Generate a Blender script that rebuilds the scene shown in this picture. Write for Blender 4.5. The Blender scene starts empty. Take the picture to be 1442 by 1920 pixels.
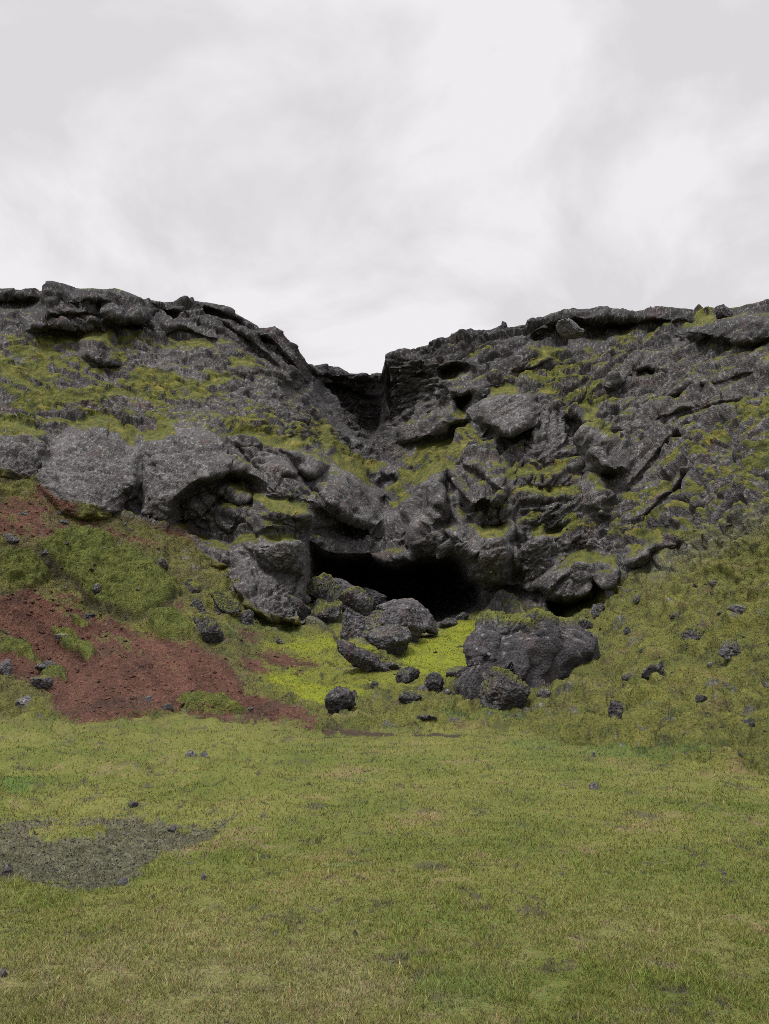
import bpy, bmesh, math, random
import numpy as np

# ------------------------------------------------------------------ camera, sky, sun, exposure
SC = bpy.context.scene
COL = SC.collection
F, CX, CY = 1478.0, 721.0, 960.0          # focal length and centre, photo pixels (1442 x 1920)
PITCH, EYE = math.radians(9.6), 1.6

cam_d = bpy.data.cameras.new("camera")
cam = bpy.data.objects.new("camera", cam_d)
COL.objects.link(cam)
cam.location = (0, 0, EYE)
cam.rotation_euler = (math.radians(90) + PITCH, 0, 0)
cam_d.sensor_fit = 'VERTICAL'
cam_d.sensor_height = 24.0
cam_d.lens = 24.0 * F / 1920.0
cam_d.clip_start = 0.1
cam_d.clip_end = 2000
SC.camera = cam

SUN_EL, SUN_AZ = math.radians(62), math.radians(215)     # behind the camera, to the left, high
world = bpy.data.worlds.new("World")
SC.world = world
world.use_nodes = True
wt = world.node_tree
wt.nodes.clear()


def wn(t, **kw):
    n = wt.nodes.new(t)
    for k, v in kw.items():
        setattr(n, k, v)
    return n


sky = wn('ShaderNodeTexSky', sky_type='NISHITA', sun_disc=False)
sky.sun_elevation, sky.sun_rotation = SUN_EL, SUN_AZ
sky.air_density, sky.dust_density, sky.ozone_density = 1.0, 4.0, 1.0
hsv = wn('ShaderNodeHueSaturation'); hsv.inputs['Saturation'].default_value = 0.04
tc = wn('ShaderNodeTexCoord')
sep = wn('ShaderNodeSeparateXYZ')
wt.links.new(tc.outputs['Generated'], sep.inputs[0])
# a flat cloud deck: direction / height
zz = wn('ShaderNodeMath', operation='MAXIMUM'); zz.inputs[1].default_value = 0.0
wt.links.new(sep.outputs['Z'], zz.inputs[0])
zp = wn('ShaderNodeMath', operation='ADD'); zp.inputs[1].default_value = 0.55
wt.links.new(zz.outputs[0], zp.inputs[0])
dx = wn('ShaderNodeMath', operation='DIVIDE'); dy = wn('ShaderNodeMath', operation='DIVIDE')
wt.links.new(sep.outputs['X'], dx.inputs[0]); wt.links.new(zp.outputs[0], dx.inputs[1])
wt.links.new(sep.outputs['Y'], dy.inputs[0]); wt.links.new(zp.outputs[0], dy.inputs[1])
cmb = wn('ShaderNodeCombineXYZ')
wt.links.new(dx.outputs[0], cmb.inputs[0]); wt.links.new(dy.outputs[0], cmb.inputs[1])
mp = wn('ShaderNodeMapping'); mp.inputs['Rotation'].default_value = (0, 0, 0.6)
mp.inputs['Scale'].default_value = (1.0, 1.15, 1); mp.inputs['Location'].default_value = (1.7, 4.2, 0)
wt.links.new(cmb.outputs[0], mp.inputs[0])
n1 = wn('ShaderNodeTexNoise'); n1.inputs['Scale'].default_value = 3.3; n1.inputs['Detail'].default_value = 10
n1.inputs['Roughness'].default_value = 0.55; n1.inputs['Distortion'].default_value = 0.35
wt.links.new(mp.outputs[0], n1.inputs['Vector'])
rmp = wn('ShaderNodeMapRange'); rmp.inputs['From Min'].default_value = 0.43; rmp.inputs['From Max'].default_value = 0.56
rmp.inputs['To Min'].default_value = 0.90; rmp.inputs['To Max'].default_value = 1.09
wt.links.new(n1.outputs['Fac'], rmp.inputs['Value'])
# an overcast sky is brighter overhead
grad = wn('ShaderNodeMapRange'); grad.interpolation_type = 'SMOOTHSTEP'
grad.inputs['From Min'].default_value = 0.69; grad.inputs['From Max'].default_value = 1.0
grad.inputs['To Min'].default_value = 1.0; grad.inputs['To Max'].default_value = 3.2
wt.links.new(sep.outputs['Z'], grad.inputs['Value'])
mul = wn('ShaderNodeMath', operation='MULTIPLY')
wt.links.new(rmp.outputs[0], mul.inputs[0]); wt.links.new(grad.outputs[0], mul.inputs[1])
# the deck hides most of the blue sky gradient behind it
mixs = wn('ShaderNodeMix', data_type='RGBA'); mixs.inputs[0].default_value = 0.88
mixs.inputs[7].default_value = (8.6, 8.45, 8.65, 1)
wt.links.new(sky.outputs[0], hsv.inputs['Color']); wt.links.new(hsv.outputs[0], mixs.inputs[6])
vm = wn('ShaderNodeVectorMath', operation='SCALE')
wt.links.new(mixs.outputs[2], vm.inputs[0]); wt.links.new(mul.outputs[0], vm.inputs['Scale'])
bg = wn('ShaderNodeBackground'); bg.inputs['Strength'].default_value = 0.1
wt.links.new(vm.outputs[0], bg.inputs['Color'])
out = wn('ShaderNodeOutputWorld')
wt.links.new(bg.outputs[0], out.inputs[0])

sun_d = bpy.data.lights.new("sun", 'SUN')
sun_d.energy = 2.9
sun_d.angle = math.radians(13)
sun_d.color = (1.0, 0.97, 0.93)
sun = bpy.data.objects.new("sun", sun_d)
COL.objects.link(sun)
sun.location = (-10, -10, 30)
sun.rotation_euler = (math.radians(90) - SUN_EL, 0, math.radians(180) - SUN_AZ)

SC.view_settings.view_transform = 'Standard'
SC.view_settings.look = 'None'
SC.view_settings.gamma = 1
SC.view_settings.use_curve_mapping = False
SC.view_settings.exposure = 0.0
SC.cycles.use_denoising = False
SC.cycles.filter_width = 0.9
SC.cycles.max_bounces = 6
SC.cycles.diffuse_bounces = 4

# ------------------------------------------------------------------ noise in numpy
rng = np.random.default_rng(11)
f32 = np.float32


def _hash(ix, iy, iz, seed):
    h = (ix.astype(np.uint32) * np.uint32(0x8da6b343)) ^ (iy.astype(np.uint32) * np.uint32(0xd8163841)) \
        ^ (iz.astype(np.uint32) * np.uint32(0xcb1ab31f)) ^ np.uint32((seed * 0x9E3779B1) & 0xffffffff)
    h ^= h >> np.uint32(15); h *= np.uint32(0x2c1b3c6d)
    h ^= h >> np.uint32(12); h *= np.uint32(0x297a2d39)
    h ^= h >> np.uint32(15)
    return h


def vnoise(p, seed=0):
    """gradient noise, about -1..1"""
    i = np.floor(p).astype(np.int32)
    f = (p - i).astype(f32)
    u = f * f * f * (f * (f * 6 - 15) + 10)
    res = 0
    for c in range(8):
        o = ((c >> 2) & 1, (c >> 1) & 1, c & 1)
        h = _hash(i[:, 0] + o[0], i[:, 1] + o[1], i[:, 2] + o[2], seed)
        gx = (h & np.uint32(1023)).astype(f32) / 511.5 - 1
        gy = ((h >> np.uint32(10)) & np.uint32(1023)).astype(f32) / 511.5 - 1
        gz = ((h >> np.uint32(20)) & np.uint32(1023)).astype(f32) / 511.5 - 1
        d = gx * (f[:, 0] - o[0]) + gy * (f[:, 1] - o[1]) + gz * (f[:, 2] - o[2])
        w = (u[:, 0] if o[0] else 1 - u[:, 0]) * (u[:, 1] if o[1] else 1 - u[:, 1]) * (u[:, 2] if o[2] else 1 - u[:, 2])
        res = res + w * d
    return res * 1.5


def fbm(p, octaves=4, seed=0, gain=0.5, lac=2.03):
    a, s, t = 1.0, 0, 0
    q = p.astype(f32)
    for k in range(octaves):
        s = s + a * vnoise(q, seed + k * 17)
        t += a
        a *= gain
        q = q * lac
    return s / t


def ridged(p, octaves=4, seed=0, gain=0.55, lac=2.1):
    a, s, t = 1.0, 0, 0
    q = p.astype(f32)
    for k in range(octaves):
        s = s + a * (1 - np.abs(vnoise(q, seed + k * 13)) * 2)
        t += a
        a *= gain
        q = q * lac
    return s / t


def worley(p, seed=0):
    i = np.floor(p).astype(np.int32)
    f = (p - i).astype(f32)
    f1 = np.full(len(p), 9.0, f32); f2 = f1.copy(); idv = np.zeros(len(p), f32)
    for a in (-1, 0, 1):
        for b in (-1, 0, 1):
            for c in (-1, 0, 1):
                h = _hash(i[:, 0] + a, i[:, 1] + b, i[:, 2] + c, seed)
                x = (h & np.uint32(1023)).astype(f32) / 1023 + a - f[:, 0]
                y = ((h >> np.uint32(10)) & np.uint32(1023)).astype(f32) / 1023 + b - f[:, 1]
                z = ((h >> np.uint32(20)) & np.uint32(1023)).astype(f32) / 1023 + c - f[:, 2]
                d = np.sqrt(x * x + y * y + z * z)
                nearer = d < f1
                f2 = np.where(nearer, f1, np.minimum(f2, d))
                idv = np.where(nearer, (h % np.uint32(997)).astype(f32) / 997, idv)
                f1 = np.where(nearer, d, f1)
    return f1, f2, idv


def facets(p, seed=0):
    """every cell of a random mosaic gets its own tilted plane: broken rock faces"""
    i = np.floor(p).astype(np.int32)
    f = (p - i).astype(f32)
    f1 = np.full(len(p), 9.0, f32); f2 = f1.copy(); val = np.zeros(len(p), f32)
    for a in (-1, 0, 1):
        for b in (-1, 0, 1):
            for c in (-1, 0, 1):
                h = _hash(i[:, 0] + a, i[:, 1] + b, i[:, 2] + c, seed)
                x = f[:, 0] - (h & np.uint32(1023)).astype(f32) / 1023 - a
                y = f[:, 1] - ((h >> np.uint32(10)) & np.uint32(1023)).astype(f32) / 1023 - b
                z = f[:, 2] - ((h >> np.uint32(20)) & np.uint32(1023)).astype(f32) / 1023 - c
                d = x * x + y * y + z * z
                g = h * np.uint32(2654435761)
                gx = ((g >> np.uint32(8)) & np.uint32(255)).astype(f32) / 127.5 - 1
                gy = ((g >> np.uint32(16)) & np.uint32(255)).astype(f32) / 127.5 - 1
                gz = ((g >> np.uint32(24)) & np.uint32(255)).astype(f32) / 127.5 - 1
                nearer = d < f1
                f2 = np.where(nearer, f1, np.minimum(f2, d))
                val = np.where(nearer, x * gx + y * gy + z * gz + .35 * gx, val)
                f1 = np.where(nearer, d, f1)
    return val, np.sqrt(f2) - np.sqrt(f1)


def sstep(a, b, x):
    t = np.clip((x - a) / (b - a), 0, 1)
    return t * t * (3 - 2 * t)


def mixv(a, b, t):
    return a + (b - a) * t[..., None]


# ------------------------------------------------------------------ terrain: surveyed control points
def slope_of(py):
    """height gained per metre forward along the sight line at photo row py"""
    return np.tan(PITCH - np.arctan((py - CY) / F))


def side_of(px, py):
    """metres sideways per metre forward"""
    a = np.arctan((py - CY) / F)
    return (px - CX) / F * np.cos(a) / np.cos(PITCH - a)


# (px, py, metres forward) - survey of the amphitheatre
PTS = [
    (-1150, 1300, 19.5), (-1150, 1100, 22.5), (-1150, 900, 26), (-1150, 700, 31), (-1150, 540, 37), (2600, 1300, 11.5), (2600, 1000, 17), (2600, 800, 22), (2600, 600, 29),
    # foot of the left slope
    (-500, 1300, 20.5), (-500, 1100, 24), (-500, 900, 28), (-500, 700, 34), (-500, 540, 40),
    (-250, 1280, 21), (-250, 1100, 24.5), (-250, 880, 29.5), (-250, 700, 35), (-250, 540, 41),
    (0, 1250, 22.3), (0, 1100, 26), (0, 960, 29.3), (0, 890, 31), (0, 800, 33.5), (0, 700, 36.5), (0, 600, 40.5), (0, 545, 42.5),
    (100, 1300, 20.5), (200, 1250, 22.2), (200, 1100, 26.7), (150, 985, 29.6), (240, 975, 31.3), (170, 880, 33), (150, 700, 38),
    (150, 620, 41), (150, 540, 42), (300, 1200, 23.8), (320, 1290, 20.3), (400, 1250, 21.6), (400, 1100, 28.6), (300, 1080, 28),
    (430, 1070, 30.7), (480, 1160, 28), (540, 1172, 29.3), (500, 1280, 20.7), (580, 1335, 17.8),
    # valley floor up to the cave
    (640, 1290, 19.9), (700, 1250, 22.8), (740, 1212, 26.2), (820, 1172, 31.2), (620, 1205, 26.6), (600, 1155, 30.5), (690, 1165, 30.5),
    (900, 1158, 31.3), (860, 1220, 25.8), (850, 1285, 20.3), (1000, 1165, 29.7), (1000, 1280, 19.8), (1070, 1162, 28.3), (930, 1330, 18.6),
    # right slope
    (1150, 1250, 19.8), (1150, 1320, 16.6), (1150, 1120, 27.5), (1300, 1200, 19.8), (1300, 1320, 14.7), (1300, 1050, 26),
    (1442, 1350, 13), (1442, 1200, 17.3), (1442, 1000, 22.5), (1442, 850, 26), (1700, 1300, 12.5), (1700, 1000, 19.5), (1700, 800, 25),
    (1942, 1300, 12), (1942, 1000, 18), (1942, 800, 23), (1942, 600, 31),
    # right cliff
    (1442, 700, 30.5), (1442, 565, 35.5), (1700, 570, 34), (1300, 900, 29.5), (1300, 750, 33.5), (1300, 585, 38.5), (1150, 1000, 30.5),
    (1150, 850, 34), (1150, 700, 38), (1150, 590, 41), (1000, 900, 33.3), (1000, 1050, 31.7), (1000, 750, 37), (1000, 605, 42),
    (900, 1050, 31.6), (900, 900, 34.2), (900, 760, 39), (890, 625, 43.5), (800, 1000, 33.3), (800, 900, 37), (830, 790, 41.5),
    (735, 672, 47), (800, 700, 44.5),
    # gully and notch
    (740, 930, 40.5), (740, 860, 44), (650, 770, 49), (650, 705, 51), (700, 760, 49), (600, 690, 50), (650, 840, 44.5),
    (700, 1000, 36.2), (740, 1045, 35.2), (620, 985, 34), (640, 925, 36),
    # left cliff
    (500, 1000, 31), (520, 1130, 29.8), (500, 850, 35.2), (500, 720, 41), (545, 650, 44.5), (430, 582, 45), (400, 880, 33.8),
    (400, 1000, 33), (350, 750, 38.5), (300, 575, 44), (570, 800, 40.5), (575, 690, 45),
]


def tps_fit(pts):
    P = np.array([(p[0] / 1000, p[1] / 1000) for p in pts])
    d = np.array([1.0 / p[2] for p in pts])
    r = np.linalg.norm(P[:, None] - P[None], axis=2)
    K = np.where(r > 0, r * r * np.log(r + 1e-12), 0) + 2e-4 * np.eye(len(P))
    A = np.hstack([np.ones((len(P), 1)), P])
    M = np.vstack([np.hstack([K, A]), np.hstack([A.T, np.zeros((3, 3))])])
    s = np.linalg.solve(M, np.concatenate([d, np.zeros(3)]))
    return P, s[:-3], s[-3:]


def tps_eval(fit, x, y):
    P, w, a = fit
    res = a[0] + a[1] * x / 1000 + a[2] * y / 1000
    for (cx, cy), wi in zip(P, w):
        r2 = (x / 1000 - cx) ** 2 + (y / 1000 - cy) ** 2
        res = res + wi * 0.5 * r2 * np.log(r2 + 1e-12)
    return res


# flat ground control so that the survey meets the meadow
def flat_y(py):
    return -EYE / np.minimum(slope_of(py), -0.02)


EDGE = np.array([(-1200, 1318), (-600, 1322), (0, 1338), (90, 1350), (150, 1358), (250, 1348), (370, 1340), (480, 1346), (600, 1372), (860, 1366), (1000, 1375),
                 (1130, 1402), (1300, 1435), (1442, 1446), (2000, 1482), (2700, 1500)], float)
for x, y in EDGE[::1]:
    PTS.append((x, y + 8, float(flat_y(y + 8))))
fit = tps_fit(PTS)

CREST = np.array([(-600, 545), (0, 542), (65, 546), (85, 545), (89, 528), (110, 535), (150, 541), (200, 543), (215, 541), (255, 553), (265, 562), (290, 569),
                  (345, 567), (362, 563), (390, 568), (420, 575), (445, 590), (465, 604), (485, 614), (505, 615), (520, 620), (545, 640), (560, 660),
                  (577, 682), (590, 684), (620, 688), (640, 691), (655, 701), (680, 700), (705, 703), (719, 701), (722, 674), (725, 667), (745, 666), (770, 662),
                  (785, 655), (800, 650), (840, 643), (855, 632), (880, 622), (910, 620), (945, 612), (955, 618), (985, 612), (995, 606), (1010, 597),
                  (1040, 588), (1065, 583), (1105, 580), (1125, 575), (1150, 580), (1175, 583), (1190, 586), (1215, 580), (1255, 577), (1290, 580),
                  (1330, 580), (1385, 577), (1400, 572), (1442, 563), (1600, 566), (2000, 560)], float)

# sampling columns and rows
xs = np.concatenate([np.linspace(-1100, -16, 150)[:-1], np.arange(-16, 1460, 1.7), np.linspace(1460, 2540, 150)[1:]])
NR = 850
NC = len(xs)
crest = np.interp(xs, CREST[:, 0], CREST[:, 1])
cn = np.stack([xs / 26, xs * 0, xs * 0], 1)
crest = crest + 2.0 * fbm(cn, 3, 5) - 1.0
LOW, MID = 1930.0, 860.0                  # rows follow the crest only above MID
N1R = 650
t1 = np.linspace(0, 1, N1R, endpoint=False)
t2 = np.linspace(0, 1, NR - N1R)
py = np.vstack([np.repeat((LOW + (MID - LOW) * t1)[:, None], NC, 1), MID + (crest[None, :] - MID) * t2[:, None]])
pre = np.array([3600, 3050, 2700, 2450, 2280, 2150, 2060, 2000, 1960], float)
py = np.vstack([np.repeat(pre[:, None], NC, 1), py])
NPRE = len(pre)
FEAT = 1.55
px = np.repeat(xs[None, :], py.shape[0], 0)
shape = px.shape

# natural lines: warp the drawing coordinates a little
q = np.stack([px.ravel() / 60, py.ravel() / 60, np.zeros(px.size)], 1)
wx = px + (8 * fbm(q, 2, 21)).reshape(shape)
wy = py + (7 * fbm(q, 2, 22)).reshape(shape)
q2 = q * 3.5
wx2 = px + (17 * fbm(q, 6, 31, .6)).reshape(shape)
wy2 = py + (13 * fbm(q, 6, 32, .6)).reshape(shape)


# ---- drawing helpers on the (wx, wy) chart
def poly_sd(poly, X, Y):
    """signed distance, positive inside"""
    P = np.array(poly, float)
    d2 = np.full(X.shape, 1e12)
    ins = np.zeros(X.shape, bool)
    for (ax, ay), (bx, by) in zip(P, np.roll(P, -1, 0)):
        ex, ey = bx - ax, by - ay
        h = np.clip(((X - ax) * ex + (Y - ay) * ey) / (ex * ex + ey * ey + 1e-9), 0, 1)
        d2 = np.minimum(d2, (X - ax - h * ex) ** 2 + (Y - ay - h * ey) ** 2)
        if ay != by:
            c = ((ay > Y) != (by > Y)) & (X < ex * (Y - ay) / (by - ay) + ax)
            ins ^= c
    return np.where(ins, 1, -1) * np.sqrt(d2)


def line_sd(poly, X, Y):
    """signed distance to an open line (positive below / to the right of travel) and an end taper"""
    P = np.array(poly, float)
    best = np.full(X.shape, 1e12); sgn = np.ones(X.shape); along = np.zeros(X.shape)
    L = np.linalg.norm(np.diff(P, axis=0), axis=1); tot = L.sum(); acc = 0
    for (ax, ay), (bx, by), l in zip(P[:-1], P[1:], L):
        ex, ey = bx - ax, by - ay
        h = np.clip(((X - ax) * ex + (Y - ay) * ey) / (ex * ex + ey * ey), 0, 1)
        d2 = (X - ax - h * ex) ** 2 + (Y - ay - h * ey) ** 2
        nb = d2 < best
        best = np.where(nb, d2, best)
        sgn = np.where(nb, np.sign(ex * (Y - ay) - ey * (X - ax)), sgn)
        along = np.where(nb, acc + h * l, along)
        acc += l
    taper = sstep(0, 0.22 * tot, along) * sstep(0, 0.22 * tot, tot - along)
    return sgn * np.sqrt(best), 0.15 + 0.85 * taper


def window(poly, m):
    P = np.array(poly, float)
    lo, hi = P.min(0) - m, P.max(0) + m
    c = np.where((xs > lo[0]) & (xs < hi[0]))[0]
    if len(c) == 0:
        return None
    r = np.where((py.min(1) < hi[1]) & (py.max(1) > lo[1]))[0]
    return np.s_[r[0]:r[-1] + 1, c[0]:c[-1] + 1]


dY = np.zeros(shape)
moss_add = np.zeros(shape)
smooth_m = np.zeros(shape)
dark_m = np.zeros(shape)


def step(poly, up, wu, dn, wd, soft=2.5):
    """a break in the face along a line: metres back (+) or forward (-) just above / just below it, dying away over wu / wd pixels"""
    w = window(poly, 3.5 * max(wu, wd))
    s, tp = line_sd(poly, wx[w], wy[w])
    b = 0.5 + 0.5 * np.tanh(s / soft)
    prof = (1 - b) * up * np.exp(-np.maximum(-s, 0) / wu) + b * dn * np.exp(-np.maximum(s, 0) / wd)
    dY[w] += FEAT * prof * tp


def ledge(poly, a=0.5, wd=45, back=0.35, wu=14, moss=0.6):
    step(poly, back, wu, -a, wd)
    if moss:
        w = window(poly, 60)
        s, tp = line_sd(poly, wx2[w], wy2[w])
        moss_add[w] += moss * tp * sstep(-3.0 * wu, -wu * 0.6, s) * (1 - sstep(1, 7, s))


def overhang(poly, a=0.5, wu=40, back=0.9, wd=22):
    step(poly, -a, wu, back, wd)


def crack(poly, depth=0.5, wid=5):
    w = window(poly, 6 * wid)
    s, tp = line_sd(poly, wx[w], wy[w])
    dY[w] += FEAT * depth * tp * np.exp(-np.abs(s) / wid)


def bulge(cx, cy, rx, ry, amp, rot=0.0, p=0.7, smooth=0.0):
    m = max(rx, ry) * 1.3
    w = window([(cx - m, cy - m), (cx + m, cy + m)], 5)
    X, Y = wx[w] - cx, wy[w] - cy
    c, s = math.cos(rot), math.sin(rot)
    q = ((X * c + Y * s) / rx) ** 2 + ((-X * s + Y * c) / ry) ** 2
    dY[w] -= 1.2 * amp * np.maximum(0, 1 - q) ** p
    if smooth:
        smooth_m[w] = np.maximum(smooth_m[w], smooth * (1 - sstep(0.7, 1.2, q)))


def block(poly, amp, wid=8, tilt=(0, 0), smooth=0.0):
    """a rock standing proud (amp > 0) of or set back (amp < 0) from the face, with sides wid pixels deep"""
    w = window(poly, 20)
    sd = poly_sd(poly, wx[w], wy[w])
    c = np.mean(np.array(poly, float), 0)
    k = 1 - np.exp(-np.maximum(sd, 0) / (.55 * wid))
    dY[w] -= FEAT * k * (amp + tilt[0] * (wx[w] - c[0]) / 100 + tilt[1] * (wy[w] - c[1]) / 100)
    if smooth:
        smooth_m[w] = np.maximum(smooth_m[w], smooth * sstep(-4, 10, sd))


def moss_at(cx, cy, rx, ry, amt, rot=0.0):
    m = max(rx, ry) * 1.6
    w = window([(cx - m, cy - m), (cx + m, cy + m)], 5)
    if w is None:
        return
    X, Y = wx2[w] - cx, wy2[w] - cy
    c, s = math.cos(rot), math.sin(rot)
    q = ((X * c + Y * s) / rx) ** 2 + ((-X * s + Y * c) / ry) ** 2
    moss_add[w] += amt * (1 - sstep(0.5, 1.3, q))


# ---- left crest and shoulder
block([(-400, 560), (60, 560), (80, 564), (72, 578), (50, 588), (-400, 590)], -1.1, 10)
block([(84, 520), (150, 535), (215, 536), (262, 556), (285, 590), (268, 606), (150, 626), (56, 620), (54, 600), (78, 575)], 1.1, 9, (-.2, .3))
overhang([(180, 605), (215, 599), (240, 601), (275, 618)], .35, 25, .8, 16)
overhang([(58, 598), (110, 590), (160, 588), (190, 592)], .3, 20, .35, 12)
overhang([(115, 560), (160, 566), (210, 570)], .25, 16, .3, 10)
overhang([(285, 580), (330, 584), (345, 590)], .35, 14, .8, 12)
overhang([(365, 571), (400, 578), (430, 590), (455, 608), (470, 622)], .5, 12, 1.1, 16)
overhang([(470, 622), (510, 640), (540, 668), (560, 700)], .6, 22, .7, 16)
overhang([(400, 600), (440, 622), (490, 655), (530, 690)], .4, 30, .6, 18)
overhang([(300, 628), (340, 622), (380, 630), (420, 645)], .3, 20, .4, 12)
crack([(180, 560), (185, 600), (175, 620)], .4, 5)
crack([(265, 565), (290, 610)], .5, 6)
crack([(340, 600), (430, 640), (480, 668)], .35, 5)
block([(575, 683), (530, 726), (540, 752), (560, 758), (578, 735), (600, 700)], -1.3, 10)
ledge([(150, 632), (175, 629), (202, 634)], .7, 42, .4, 12, .9)
block([(148, 634), (200, 634), (220, 660), (226, 690), (190, 690), (150, 665)], .7, 12)
moss_at(250, 640, 190, 15, .5, 0.03); moss_at(70, 648, 60, 28, .45); moss_at(285, 722, 62, 30, 1.0); moss_at(340, 720, 40, 12, .6)
moss_at(225, 670, 16, 10, .8, .4); moss_at(130, 690, 100, 22, .35); moss_at(140, 745, 80, 14, .6); moss_at(40, 720, 90, 30, .4, .5)
moss_at(60, 760, 40, 18, .7); moss_at(180, 790, 60, 12, .6, .2); moss_at(400, 720, 50, 14, .4, -.3); moss_at(20, 800, 40, 22, .6)
moss_at(350, 745, 60, 14, .4, -.2)
ledge([(425, 690), (455, 682), (485, 690)], .35, 30, .3, 10, .8)
ledge([(380, 728), (410, 716), (440, 710)], .25, 24, .3, 10, .6)
ledge([(380, 738), (415, 736), (440, 730)], .2, 20, .2, 8, .5)
ledge([(190, 745), (225, 735), (250, 752)], .3, 30, .3, 10, .5)
ledge([(145, 792), (190, 786), (225, 800), (245, 838)], .4, 34, .4, 14, .8)
ledge([(10, 792), (40, 806), (90, 818)], .4, 40, .4, 14, .7)
ledge([(270, 822), (310, 812), (330, 806)], .4, 40, .4, 16, .8)
ledge([(0, 690), (40, 716), (80, 740)], .35, 30, .3, 12, .6)
# big smooth masses under the shoulder
bulge(172, 885, 98, 90, 1.3, -.25, .6, .75)
bulge(20, 850, 60, 50, .6, .3, .7, .3)
bulge(330, 885, 105, 95, 1.4, -.35, .6, .8)
bulge(530, 885, 60, 55, .7, .3, .6, .6)
crack([(262, 845), (272, 890), (262, 930), (255, 965)], .8, 7)
overhang([(225, 930), (250, 915), (268, 905)], .2, 20, .5, 12)
# arch and its alcove
block([(318, 978), (330, 940), (362, 912), (400, 897), (440, 891), (480, 900), (497, 915), (490, 960), (480, 1000), (430, 1030), (385, 1015), (345, 1000)], -.9, 9)
overhang([(318, 975), (332, 937), (365, 908), (405, 893), (445, 890), (485, 900), (505, 912)], .45, 40, .5, 14)
bulge(440, 930, 42, 14, 1.0, .3, .7)
bulge(395, 965, 55, 45, .9, .2, .8)
bulge(440, 985, 55, 40, .7, .0, .8)
# slabs right of the arch
crack([(440, 838), (462, 866), (492, 892), (505, 900)], .7, 4)
crack([(520, 838), (548, 866), (566, 890), (575, 905)], .8, 5)
block([(528, 838), (560, 842), (598, 852), (616, 872), (598, 884), (588, 898), (568, 886), (548, 862)], .9, 8, (.3, -.2))
overhang([(566, 892), (588, 898), (602, 884), (618, 872)], .4, 30, .7, 18)
crack([(448, 845), (510, 846), (535, 860)], .25, 4)
overhang([(520, 892), (545, 896), (560, 892)], .2, 14, .3, 10)
ledge([(420, 826), (455, 816), (500, 820), (520, 830)], .5, 34, .6, 20, 1.0)
ledge([(525, 832), (560, 828), (585, 836)], .4, 26, .5, 14, 1.0)
moss_at(470, 812, 52, 13, .7); moss_at(560, 830, 34, 10, .7); moss_at(600, 800, 45, 22, .6, .8); moss_at(650, 860, 50, 14, .8, .6)
# slab diving to the gully and its dark under-side
block([(575, 905), (625, 858), (665, 886), (712, 920), (722, 955), (690, 985), (640, 968), (600, 935)], .8, 14, (0, .5), .5)
ledge([(612, 850), (645, 876), (680, 895), (706, 912)], .5, 30, .6, 18, 1.0)
overhang([(585, 950), (610, 955), (660, 985), (700, 1000)], .5, 26, .9, 26)
block([(586, 955), (640, 968), (690, 992), (684, 1012), (640, 1010), (585, 1000)], -.5, 10)
bulge(660, 905, 40, 25, .3, .5)
# left pillar of the cave
block([(440, 1012), (478, 1008), (520, 1000), (580, 1006), (578, 1100), (572, 1172), (500, 1172), (462, 1140), (428, 1082)], 1.0, 10, (.5, -.1), .5)
block([(484, 942), (520, 938), (560, 948), (585, 965), (588, 990), (580, 1004), (482, 1004)], 1.2, 9, (.3, -.1))
ledge([(456, 1014), (490, 1006), (530, 999), (578, 1004)], .5, 30, .7, 16, 1.1)
ledge([(495, 940), (520, 948), (560, 962), (586, 960)], .35, 20, .5, 14, 1.0)
ledge([(480, 980), (510, 976), (545, 984), (580, 990)], .3, 14, .4, 10, .9)
moss_at(530, 998, 60, 12, .8, -.1); moss_at(530, 955, 50, 14, .6, .3); moss_at(545, 985, 45, 12, .5)
moss_at(455, 1008, 30, 10, .5); moss_at(557, 924, 16, 8, .8)
crack([(462, 1020), (475, 1050), (500, 1072), (535, 1078), (562, 1072)], .35, 3.5)
crack([(562, 1072), (548, 1100), (540, 1135)], .3, 5)
bulge(545, 1040, 48, 40, .5, .1, .7, .8)
bulge(412, 1030, 34, 36, .9, 0, .7, .3)
crack([(432, 1010), (432, 1050)], .4, 5)
# hood over the cave, and the gully running down to it
block([(584, 985), (640, 985), (700, 1002), (760, 992), (790, 1040), (720, 1052), (690, 1038), (600, 1030)], -.5, 14)
crack([(665, 740), (695, 810), (722, 880), (726, 960), (716, 1010)], 1.7, 40)
moss_at(690, 800, 70, 60, -.9); moss_at(722, 890, 22, 60, -.6); moss_at(690, 990, 90, 40, -.8)
bulge(660, 1020, 80, 28, .5, .05, .7)
bulge(735, 1050, 35, 28, .5)
crack([(590, 1010), (640, 1005), (690, 1012)], .3, 5)
for yy in (712, 722, 733, 745, 758):
    overhang([(596, yy - 8), (650, yy), (722, yy + 2)], .12, 5, .22, 5)
# notch: back wall in shade under thin lava sheets
block([(582, 696), (640, 704), (722, 708), (728, 780), (738, 850), (715, 860), (670, 830), (620, 790), (590, 740)], -1.2, 30)
overhang([(588, 718), (640, 722), (690, 742), (724, 744)], .4, 26, 1.1, 26)
overhang([(590, 700), (640, 706), (724, 716)], .25, 8, .25, 8)
overhang([(600, 712), (660, 724), (724, 730)], .2, 8, .3, 8)
step([(720, 664), (724, 705), (730, 760), (735, 800)], .0, 30, -1.2, 60)
block([(724, 668), (765, 664), (800, 668), (790, 700), (770, 712), (728, 716)], .5, 9)
for k, yy in enumerate((676, 684, 692, 701)):
    crack([(722, yy), (760, yy + 2), (800, yy - 2)], .22, 2.5)
block([(820, 692), (850, 684), (888, 682), (886, 700), (858, 716), (828, 718)], -1.7, 9)
block([(848, 745), (872, 735), (892, 730), (888, 752), (870, 786), (852, 778)], -1.4, 8)
block([(838, 728), (870, 718), (905, 712), (930, 690), (945, 720), (905, 752), (880, 740), (862, 745)], .7, 9)
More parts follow.
